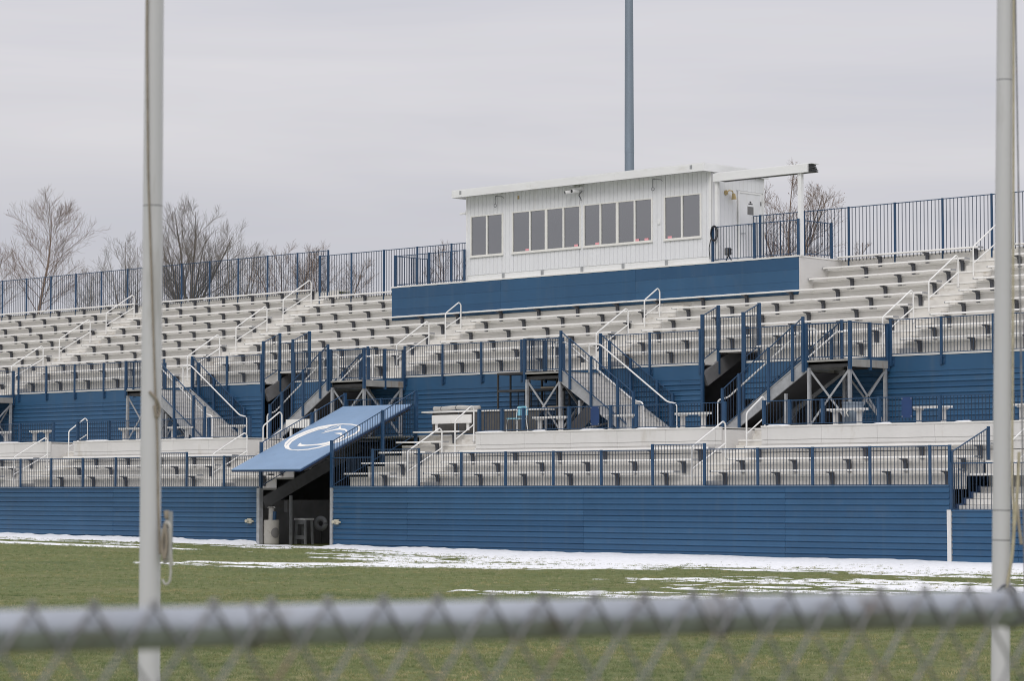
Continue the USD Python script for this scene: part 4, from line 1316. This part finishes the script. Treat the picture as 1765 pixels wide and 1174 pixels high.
# white seat back on the fifth short row
t = thing('backrest_bench', 'white slab seat back on two posts above the fifth short row', 'backrest')
B(-61.35, -59.55, 5 * T - .10, 5 * T - .05, 4.12, 4.40).build('back_plank', 'aluminium_bench', t)
for x in (-61.2, -59.75):
    B(x - .05, x + .05, 5 * T - .049, 5 * T - .01, 3.88, 4.36).build('back_post', 'aluminium_bench', t)
t = thing('seat_back', 'short white slab seat back seen left of the tunnel roof', 'backrest')
B(-68.6, -67.3, 5 * T - .10, 5 * T - .05, 4.10, 4.40).build('back_plank', 'aluminium_bench', t)
for x in (-68.4, -67.5):
    B(x - .05, x + .05, 5 * T - .049, 5 * T - .01, 3.70, 4.36).build('back_post', 'aluminium_bench', t)
# bin under the right landing
t = thing('waste_bin', 'grey blue bin with a white letter standing under the rightmost landing', 'bin')
m = MB().tube([(-44.05, 3.5, WALK), (-44.05, 3.5, WALK + .62)], .27, 20, .30)
m.build('body', 'mast_steel', t, smooth=50)
MB().tube([(-44.05, 3.5, WALK + .62), (-44.05, 3.5, WALK + .67)], .315, 20).build('rim', 'mast_steel', t)
tm = meshkit.text_mesh('K', .2, .01, bold=True)
v = np.array(tm.vertices)
MB().add(np.stack([-44.15 + v[:, 0], 3.5 - .30 - v[:, 2], WALK + .25 + v[:, 1]], 1), tm.faces[:, ::-1]).build('letter', 'white_logo', t)
t = thing('leaning_board', 'dark board leaning in the gap under the middle landing', 'board')
MB().bar((-54.9, 3.6, WALK + .02), (-54.3, 3.8, WALK + .68), .45, .03, up=(0, 1, 0)).build('board', 'dark_steel', t)

def snow_bits():
    m = MB()
    g = np.random.default_rng(17)
    for x, y, z, lx in ((-46.9, 3.2, LZ + 4 * LR, .5), (-58.3, 3.0, LZ + 3 * LR + .18, .6), (-57.4, 2.42, WALK + .014, 1.1), (-55.2, 2.40, WALK + .014, .5), (-53.1, 2.42, WALK + .014, 1.0), (-50.8, 2.40, WALK + .014, .7),
                       (-45.9, 2.40, WALK + .014, .8), (-42.2, 2.42, WALK + .014, .6), (-39.6, 2.40, WALK + .014, .6), (-77.5, 2.42, WALK + .014, 1.3), (-74.6, 2.40, WALK + .014, .9), (-71.6, 2.42, WALK + .014, 1.2),
                       (-83.1, 2.42, WALK + .014, 1.5), (-79.6, 1.9, LZ + 2 * LR, .7), (-86.0, 2.42, WALK + .014, 1.2), (-60.4, 1.1, LZ + LR, .4), (-58.9, .5, LZ, .4), (-68.3, .4, LZ, .4)):
        n = 14
        a = np.arange(n) * 2 * np.pi / n
        r = 1 + .35 * g.standard_normal(n).clip(-1, 1)
        ring = np.stack([x + lx / 2 * r * np.cos(a), y + .075 * r * np.sin(a), np.full(n, z)], 1)
        top = np.stack([x + lx / 2 * .7 * r * np.cos(a), y + .05 * r * np.sin(a), z + .018 + .012 * g.random(n)], 1)
        v = np.concatenate([ring, top, [[x, y, z + .03]]])
        f = []
        for k in range(n):
            q = (k + 1) % n
            f += [(k, q, n + q), (k, n + q, n + k), (n + k, n + q, 2 * n)]
        m.add(v, f)
    m.build('snow', 'snow', smooth=True, label='small leftover scraps of snow along the walkway edge and steps', cat='snow', kind='stuff')


snow_bits()

# ------------------------------------------------------------------ things in the tunnel
gz = float(ground_z(-65.0))
t = thing('barrel', 'grey plastic barrel with a dark round print at the left side of the tunnel', 'barrel', loc=(-65.34, 0.30, gz))
zz = [0, .03, .06, .3, .33, .36, .60, .63, .66, .80, .82]
rr = [.23, .25, .255, .255, .265, .255, .255, .265, .255, .255, .24]
m = MB()
rings = [np.stack([r * np.cos(np.arange(24) * np.pi / 12), r * np.sin(np.arange(24) * np.pi / 12), np.full(24, z)], 1) for z, r in zip(zz, rr)]
v = np.concatenate(rings + [np.array([[0, 0, 0.80]])])
f = []
for i in range(len(zz) - 1):
    for k in range(24):
        p, q = i * 24 + k, i * 24 + (k + 1) % 24
        f += [(p, q, q + 24), (p, q + 24, p + 24)]
f += [(len(v) - 1, (len(zz) - 1) * 24 + k, (len(zz) - 1) * 24 + (k + 1) % 24) for k in range(24)]
m.add(v, f).build('body', 'barrel_plastic', t, smooth=40)
a = np.linspace(math.radians(-45), math.radians(25), 10)
v, f = [], []
for i, aa in enumerate(a):
    hh = .17 * math.sqrt(max(0, 1 - ((i - 4.5) / 4.6) ** 2))
    v += [(.268 * math.cos(aa), .268 * math.sin(aa), .40 - hh), (.268 * math.cos(aa), .268 * math.sin(aa), .40 + hh)]
for i in range(9):
    f += [(2 * i, 2 * i + 2, 2 * i + 3), (2 * i, 2 * i + 3, 2 * i + 1)]
MB().add(v, f).build('print', 'barrel_print', t)
t = thing('bundle', 'grey rolled bundle sticking out of the barrel in the tunnel', 'bundle', loc=(-65.34, 0.30, gz))
MB().tube([(-.02, 0, .60), (0, 0, 1.16), (.0, .0, 1.22)], .10, 12, .09).build('roll', 'tarp_grey', t, smooth=50)
MB().tube([(.09, .03, .6), (.13, .03, 1.10)], .06, 10).build('roll', 'blue_rail', t, smooth=50)
m = MB()
for k in range(7):
    aa = k * .9
    m.tube(bend([(0, 0, 1.20), (.08 * math.cos(aa), .08 * math.sin(aa), 1.27), (.16 * math.cos(aa), .1 * math.sin(aa), 1.22)], .05), .014, 5)
m.build('loose_end', 'tarp_grey', t)

t = thing('stool', 'grey wooden stool standing inside the dark tunnel', 'stool', loc=(-65.18, 1.60, gz - .03))
B(-.28, .28, -.2, .2, .84, .90).build('seat', 'white_trim', t)
for sx in (-1, 1):
    for sy in (-1, 1):
        MB().bar((sx * .25, sy * .16, 0), (sx * .21, sy * .14, .84), .075, .06).build('leg', 'galvanised', t)
B(-.22, .22, -.17, -.13, .70, .83).build('apron', 'galvanised', t)
B(-.22, .22, -.17, -.13, .20, .33).build('stretcher', 'galvanised', t)
t = thing('cable_ring', 'round grey cable ring hanging on the tunnel side wall', 'ring', loc=(-65.23, 2.4, 0.81))
a = np.linspace(0, 2 * np.pi, 25)
MB().tube(np.stack([.17 * np.cos(a), .05 * np.cos(a), .17 * np.sin(a)], 1), .085, 12).build('coil', 'galvanised', t, smooth=True)
MB().tube([(0, 0, -.2), (.02, .05, -.9)], .02, 6).build('stand_post', 'dark_steel', t)

# ------------------------------------------------------------------ light mast behind the stand
mz = np.linspace(0, 30, 9)
mx, my = float(CAM[0] + 99 * (FWD[0] + (1086 - 882.5) / 4500 * RIGHT[0])), float(CAM[1] + 99 * (FWD[1] + (1086 - 882.5) / 4500 * RIGHT[1]))
t = thing('light_mast', 'tall tapering blue grey steel mast rising behind the press box', 'mast')
r = lambda z: 0.245 - 0.0045 * z
MB().tube([(mx, my, 0), (mx, my, 14.85)], r(0), 24, r(14.85)).build('lower_shaft', 'mast_steel', t, smooth=50)
MB().tube([(mx, my, 14.80), (mx, my, 32)], r(14.85) + .004, 24, r(32)).build('upper_shaft', 'mast_steel', t, smooth=50)
m = MB()
m.box(mx - 2, mx + 2, my - .08, my + .08, 31.2, 31.35)
for k in range(5):
    m.box(mx - 1.9 + .85 * k, mx - 1.4 + .85 * k, my - .4, my - .05, 31.4, 31.9)
m.build('lamp_array', 'mast_steel', t)


# ------------------------------------------------------------------ bare trees behind the stand
def tree(x, y, top, base, spread, label, seed, leaves=0, mat='twig', lean=0.0, stems=1, dens=1.0, r0=0.16, cone=True):
    """bare tree: straight leaders with ascending limbs, side shoots and fine twigs"""
    rnd = random.Random(seed)
    t = thing('bare_tree', label, 'tree', 'bare winter trees behind the stand', loc=(x, y, 0))
    trunk, limbs, twigs, leaf = MB(), MB(), MB(), MB()
    H = top - base

    def path(p, d, L, n, wob, lift):
        pts, q = [p], p
        for i in range(n):
            d = d + np.array([rnd.gauss(0, wob), rnd.gauss(0, wob), lift + rnd.gauss(0, wob * .5)])
            d = d / np.linalg.norm(d)
            q = q + d * L / n
            pts.append(q)
        return pts

    def along(pts, fr):
        n = len(pts) - 1
        k = min(int(fr * n), n - 1)
        return pts[k] + (pts[k + 1] - pts[k]) * (fr * n - k), (pts[k + 1] - pts[k]) / np.linalg.norm(pts[k + 1] - pts[k])

    def side(dd, ang, az):
        a = np.cross(dd, [0.3, 0.2, 1.0])
        a /= np.linalg.norm(a)
        b = np.cross(dd, a)
        v = dd * math.cos(ang) + (a * math.cos(az) + b * math.sin(az)) * math.sin(ang)
        return v / np.linalg.norm(v)

    def shoot(p, d, L, r, depth):
        pts = path(p, d, L, 5 if depth == 1 else 4 if depth == 2 else 3, (.10, .12, .13)[depth - 1], .05)
        (limbs if depth == 1 else twigs).tube(pts, r, 5 if depth == 1 else 3, max(r * .3, .0034), cap=False)
        if depth == 3:
            if rnd.random() < leaves:
                for fr in (.5, 1.0):
                    pp = along(pts, fr * .99)[0] + np.array([rnd.gauss(0, .03), rnd.gauss(0, .03), -.04])
                    a = np.array([rnd.gauss(0, 1) for _ in range(3)])
                    a /= np.linalg.norm(a)
                    b = np.cross(a, [0.1, 0, 1.0])
                    b /= np.linalg.norm(b)
                    z = rnd.uniform(.02, .042)
                    leaf.add([pp - a * z, pp + b * z * .6, pp + a * z, pp - b * z * .6], [(0, 1, 2), (0, 2, 3)])
            return
        n = max(3, int(round((12 if depth == 1 else 7) * dens)))
        az = rnd.random() * 6
        for i in range(n):
            fr = .18 + .80 * (i + rnd.random() * .7) / n
            b, dd = along(pts, fr)
            az += 2.4 + rnd.gauss(0, .4)
            nd = side(dd, rnd.uniform(.45, .85), az)
            nd[2] += .22
            nd /= np.linalg.norm(nd)
            shoot(b, nd, L * rnd.uniform(.30, .50) * (1.15 - .55 * fr) + .12, max(r * .36, .0048), depth + 1)

    foot = np.array([lean * .3, 0, base])
    trunk.tube([(0, 0, 0), (0, 0, base * .5), tuple(foot)], r0 * 1.7, 10, r0)
    trunk.build('trunk', 'bark', t, smooth=50)
    for sidx in range(stems):
        o = sidx - (stems - 1) / 2
        d = np.array([lean * .12 + o * .34 + rnd.gauss(0, .05), rnd.gauss(0, .12), 1.0])
        d /= np.linalg.norm(d)
        Lm = H * (1.0 if abs(o) < .6 else rnd.uniform(.70, .90)) / max(d[2], .6) ** .3
        pts = path(foot, d, Lm, 9, .035, .035)
        limbs.tube(pts, r0 * (.9 if stems == 1 else .6), 7, .012, cap=False)
        nl = int((24 if stems == 1 else 15) * dens)
        az = rnd.random() * 6
        for i in range(nl):
            fr = .03 + .93 * (i + rnd.random() * .8) / nl
            b, dd = along(pts, fr)
            az += 2.4 + rnd.gauss(0, .3)
            nd = side(dd, rnd.uniform(.65, 1.0) if stems == 1 else rnd.uniform(.5, .85), az)
            prof = math.sin(min(1.0, (1.02 - fr) * 1.35) * math.pi / 2) ** .8
            L = spread * (.22 + .85 * prof) * rnd.uniform(.75, 1.1) * (1 if stems == 1 else .8)
            shoot(b, nd, L, max(.009, r0 * .24 * (1.05 - fr)), 1)
    limbs.build('limbs', mat, t, smooth=60)
    twigs.build('crown', mat, t)
    if leaf.v:
        leaf.build('dry_leaves', 'leaf_dry', t, kind='stuff')


def at(px, D):
    p = CAM + D * (FWD + (px - 882.5) / 4500.0 * RIGHT)
    return p[0], p[1]


def zof(py, D):
    return CAM[2] + (850 - py) / 4500.0 * D


tree(*at(62, 135), 16.7, 10.6, 3.0, 'bare pyramidal tree with a few reddish leaves at the far left', 3, leaves=.12, mat='twig', r0=.11)
tree(*at(-25, 140), 14.6, 10.0, 2.4, 'bare tree cut off by the left edge of the frame', 5, leaves=.05, mat='twig', r0=.10, stems=2, dens=.8)
tree(*at(228, 150), 16.3, 10.2, 3.0, 'bare spreading grey tree just left of the left white pole', 11, mat='twig_grey', stems=4, dens=.75, r0=.12)
tree(*at(322, 130), 15.9, 10.2, 3.2, 'largest bare grey tree right of the left white pole', 21, mat='twig_grey', stems=6, dens=.8, r0=.17)
tree(*at(405, 140), 15.0, 10.0, 2.7, 'lower bare tree right of the largest bare tree', 25, mat='twig_grey', stems=4, dens=.75, r0=.11)
tree(*at(492, 134), 14.2, 9.6, 2.3, 'reddish low bare tree behind the handrail left of the platform', 33, mat='twig', stems=4, dens=.75, r0=.10)
tree(*at(568, 136), 14.4, 9.6, 2.4, 'low bare tree behind the fence left of the platform', 37, mat='twig', stems=5, dens=.75, r0=.10)
tree(*at(1352, 105), 14.7, 9.7, 2.0, 'bare leaning tree with brown leaves behind the canopy post', 41, leaves=.25, mat='twig', lean=.4, stems=5, dens=.75, r0=.10)
tree(*at(150, 150), 14.4, 10.0, 2.2, 'faint bare tree between the far left tree and its neighbour', 47, mat='twig_grey', stems=4, dens=.6, r0=.07)
tree(*at(1492, 112), 12.6, 9.5, 1.0, 'small bare treetop behind the top fence at the right', 52, leaves=.1, mat='twig', stems=3, dens=.5, r0=.04)
tree(*at(765, 118), 12.9, 9.4, 1.4, 'small bare treetop behind the platform left of the press box', 57, mat='twig', stems=4, dens=.5, r0=.06)


# ------------------------------------------------------------------ foreground: white poles with ropes
def cam_point(px, z, D):
    x, y = at(px, D)
    return np.array([x, y, z])


def white_pole(px, D, r0, r1, lean, label, seams):
    x, y = at(px, D)
    t = thing('white_pole', label, 'pole', 'tall white poles before the field', loc=(x, y, 0))
    Hh = 6.4
    L = RIGHT * lean
    def axis(z):
        return L * (z - 1.3)
    m = MB()
    zs = [-0.2, 1.0, 2.2, 3.4, 5.0, Hh]
    for a, b in zip(zs, zs[1:]):
        pass
    cuts = [-0.2] + seams + [Hh]
    rad = lambda z: r0 + (r1 - r0) * np.clip((z - 1.2) / 2.8, -.3, 1.6)
    for a, b in zip(cuts, cuts[1:]):
        MB().tube([axis(a) + [0, 0, a], axis(b - .004) + [0, 0, b - .004]], float(rad(a)), 28, float(rad(b))).build('tube', 'pole_paint', t, smooth=50)
    for z in seams:
        MB().tube([axis(z) + [0, 0, z - .008], axis(z) + [0, 0, z + .008]], float(rad(z)) * .985, 28).build('joint', 'steel_bracket', t, smooth=50)
    MB().tube([axis(Hh) + [0, 0, Hh], axis(Hh) + [0, 0, Hh + .05]], r1 * 1.2, 20).build('cap', 'galvanised', t, smooth=50)
    return t, axis, np.array([x, y, 0]), rad


D1 = 11.4
t, ax, o, rad = white_pole(260.5, D1, .0475, .041, 0.000, 'left tall white pole with a tan rope tied to a cleat', [3.10])
cl = MB()
cb = RIGHT * .05 - FWD * .02
cl.bar(cb + [0, 0, 1.66], cb + RIGHT * .035 + [0, 0, 1.66], .03, .05)
cl.bar(cb + RIGHT * .035 + [0, 0, 1.56], cb + RIGHT * .035 + [0, 0, 1.76], .022, .022)
cl.build('cleat', 'galvanised', t)


def rope(name, label, origin, pts, r, mat, extra=()):
    t = thing(name, label, 'rope', 'ropes on the white poles')
    P = np.array(pts)
    MB().tube(bend(P + origin, .06, 5), r, 8).build('strand', mat, t, smooth=True)
    for e, rr, mm, nm in extra:
        MB().tube(bend(np.array(e) + origin, .05, 5), rr, 8).build(nm, mm, t, smooth=True)
    return t


def rp(dx, z, df=-.055):
    """point by sideways offset from the pole axis, height, and offset along the view"""
    return RIGHT * dx + FWD * df + np.array([0, 0, z])


z1 = lambda py: CAM[2] + (850 - py) / 4500.0 * D1
rope('halyard_rope', 'thin tan rope running down the left white pole to its cleat', o,
     [rp(-.028, 6.3, -.045), rp(-.026, z1(60), -.045), rp(-.015, z1(300), -.049), rp(.008, z1(520), -.051), rp(.024, z1(680), -.047), rp(.034, z1(760), -.040), rp(.040, z1(880), -.034), rp(.048, z1(960), -.03), rp(.054, 1.62, -.03)], .0048, 'rope_tan',
     [([rp(-.002, z1(676), -.052), rp(.03, z1(688), -.054), rp(.044, z1(708), -.03), rp(.03, z1(725), -.045), rp(.02, z1(700), -.05)], .0065, 'rope_tan', 'knot'),
      ([rp(.074, z1(898), -.03), rp(.092, z1(906), -.035), rp(.088, z1(955), -.03), rp(.066, z1(975), -.03), rp(.062, z1(930), -.03), rp(.074, z1(898), -.035)], .0075, 'rope_white', 'coil'),
      ([rp(.068, z1(902), -.05), rp(.080, z1(930), -.05), rp(.07, z1(970), -.05), rp(.056, z1(940), -.05), rp(.07, z1(905), -.05)], .0075, 'rope_tan', 'coil'),
      ([rp(.085, z1(930), -.03), rp(.094, z1(955), -.03), rp(.100, z1(975), -.03)], .006, 'rope_white', 'loose_end'),
      ([rp(.088, z1(960), -.03), rp(.096, z1(985), -.03), rp(.090, z1(1003), -.03), rp(.072, z1(1008), -.03), rp(.058, z1(998), -.03)], .0050, 'rope_white', 'loop'),
      ([rp(.074, z1(880), -.03), rp(.076, z1(894), -.03)], .011, 'rope_tan', 'clip')])
D2 = 12.3
t, ax2, o2, rad2 = white_pole(1721.5, D2, .0435, .0375, 0.0176, 'right tall white pole leaning slightly right with a yellow rope', [1.30, 1.62, 1.76, 3.80])
z2 = lambda py: CAM[2] + (850 - py) / 4500.0 * D2
s2 = D2 / 4500.0
off = lambda px, py: (px - 1721.5) * s2
rope('halyard_rope', 'yellowish rope hanging along the right edge of the right pole', o2,
     [rp(off(1762, -600), 6.0, -.03)] + [rp(off(a, b), z2(b), c) for a, b, c in ((1749.5, 300, -.03), (1746.5, 500, -.03), (1744, 640, -.035), (1740, 840, -.045), (1742, 875, -.05), (1740, 930, -.05), (1735, 985, -.05), (1730, 1010, -.05), (1728, 1040, -.05))], .0055, 'rope_yellow',
     [([rp(off(a, b), z2(b), -.055) for a, b in ((1752, 780), (1749, 840), (1745, 880), (1738, 960), (1728, 1012))], .0075, 'rope_yellow', 'second_strand'),
      ([rp(off(a, b), z2(b), -.055) for a, b in ((1748, 870), (1750, 905), (1754, 938))], .008, 'tan_brush', 'loose_end'),
      ([rp(off(a, b), z2(b), -.055) for a, b in ((1712, 1018), (1724, 1006), (1738, 1010), (1746, 1020), (1738, 1030), (1722, 1022))], .005, 'steel_bracket', 'knot')])
t = thing('guy_wire', 'thin grey wire beside the right white pole at the frame edge', 'wire')
MB().tube([o2 + rp(off(1772, 1100), 0.1, .1), o2 + rp(off(1762, 0), 6.5, .1)], .004, 6).build('strand', 'chain_wire', t)


# ------------------------------------------------------------------ foreground chain link fence
def chain_fence():
    t = thing('chain_link_fence', 'galvanised chain link fence with a round top rail close to the camera', 'fence')
    a0, b0 = np.array([*at(0, 2.98), 1.682]), np.array([*at(1765, 3.64), 1.680])
    d = (b0 - a0) / np.linalg.norm(b0 - a0)
    L = np.linalg.norm(b0 - a0)
    A, Bp = a0 - d * 1.6, b0 + d * 2.2
    nrm = np.cross(d, [0, 0, 1.0])          # towards the camera side
    if (CAM - a0) @ nrm < 0:
        nrm = -nrm
    MB().tube([A, Bp], .0252, 28).build('top_rail', 'fence_pipe', t, smooth=50)
    for s in (-1.2, L + 1.9):
        p = a0 + d * s
        MB().tube([p * [1, 1, 0] + [0, 0, 0], p - [0, 0, .02]], .03, 16).build('post', 'fence_pipe', t, smooth=50)
    pitch = .0725
    n = int(np.linalg.norm(Bp - A) / pitch)
    rows = 18
    wires = MB()
    hh = .049
    top = .026
    r = .0024
    for i in range(n):
        c = A + d * (i + .5) * pitch
        for sgn in (-1,):
            # each woven wire zigzags down one column; neighbours interlock at the crossings
            pts = []
            for k in range(rows + 1):
                off = 0.0 if k % 2 == 0 else pitch / 2
                w = .0035 if k % 2 == 0 else -.0035
                pts.append(c + d * off + np.array([0, 0, top - k * hh]) + nrm * (.0295 + w))
            wires.tube(bend(pts, .008, 2), r, 5)
            pts = []
            for k in range(rows + 1):
                off = 0.0 if k % 2 == 0 else -pitch / 2
                w = -.0035 if k % 2 == 0 else .0035
                pts.append(c + d * off + np.array([0, 0, top - k * hh]) + nrm * (.0295 + w))
            wires.tube(bend(pts, .008, 2), r, 5)
        # twisted knuckle at the top
        a = np.linspace(-.4, 2 * np.pi, 8)
        wires.tube(np.array([c + d * (.004 * math.cos(u)) + nrm * (.0295 + .004 * math.sin(u)) + np.array([0, 0, top + .001 + .001 * u]) for u in a]), r * 1.2, 5)
    wires.build('wire_mesh', 'chain_wire', t, smooth=True, kind='stuff')
    for s in (0.30, .95, 1.42):
        p = a0 + d * s
        a = np.linspace(0, 2 * np.pi, 13)
        MB().tube(np.array([p + d * .006 * u / 3 + nrm * .0275 * math.cos(u) + np.array([0, 0, .0275 * math.sin(u)]) for u in a]), .0022, 5).build('tie_wire', 'chain_wire', t)


chain_fence()
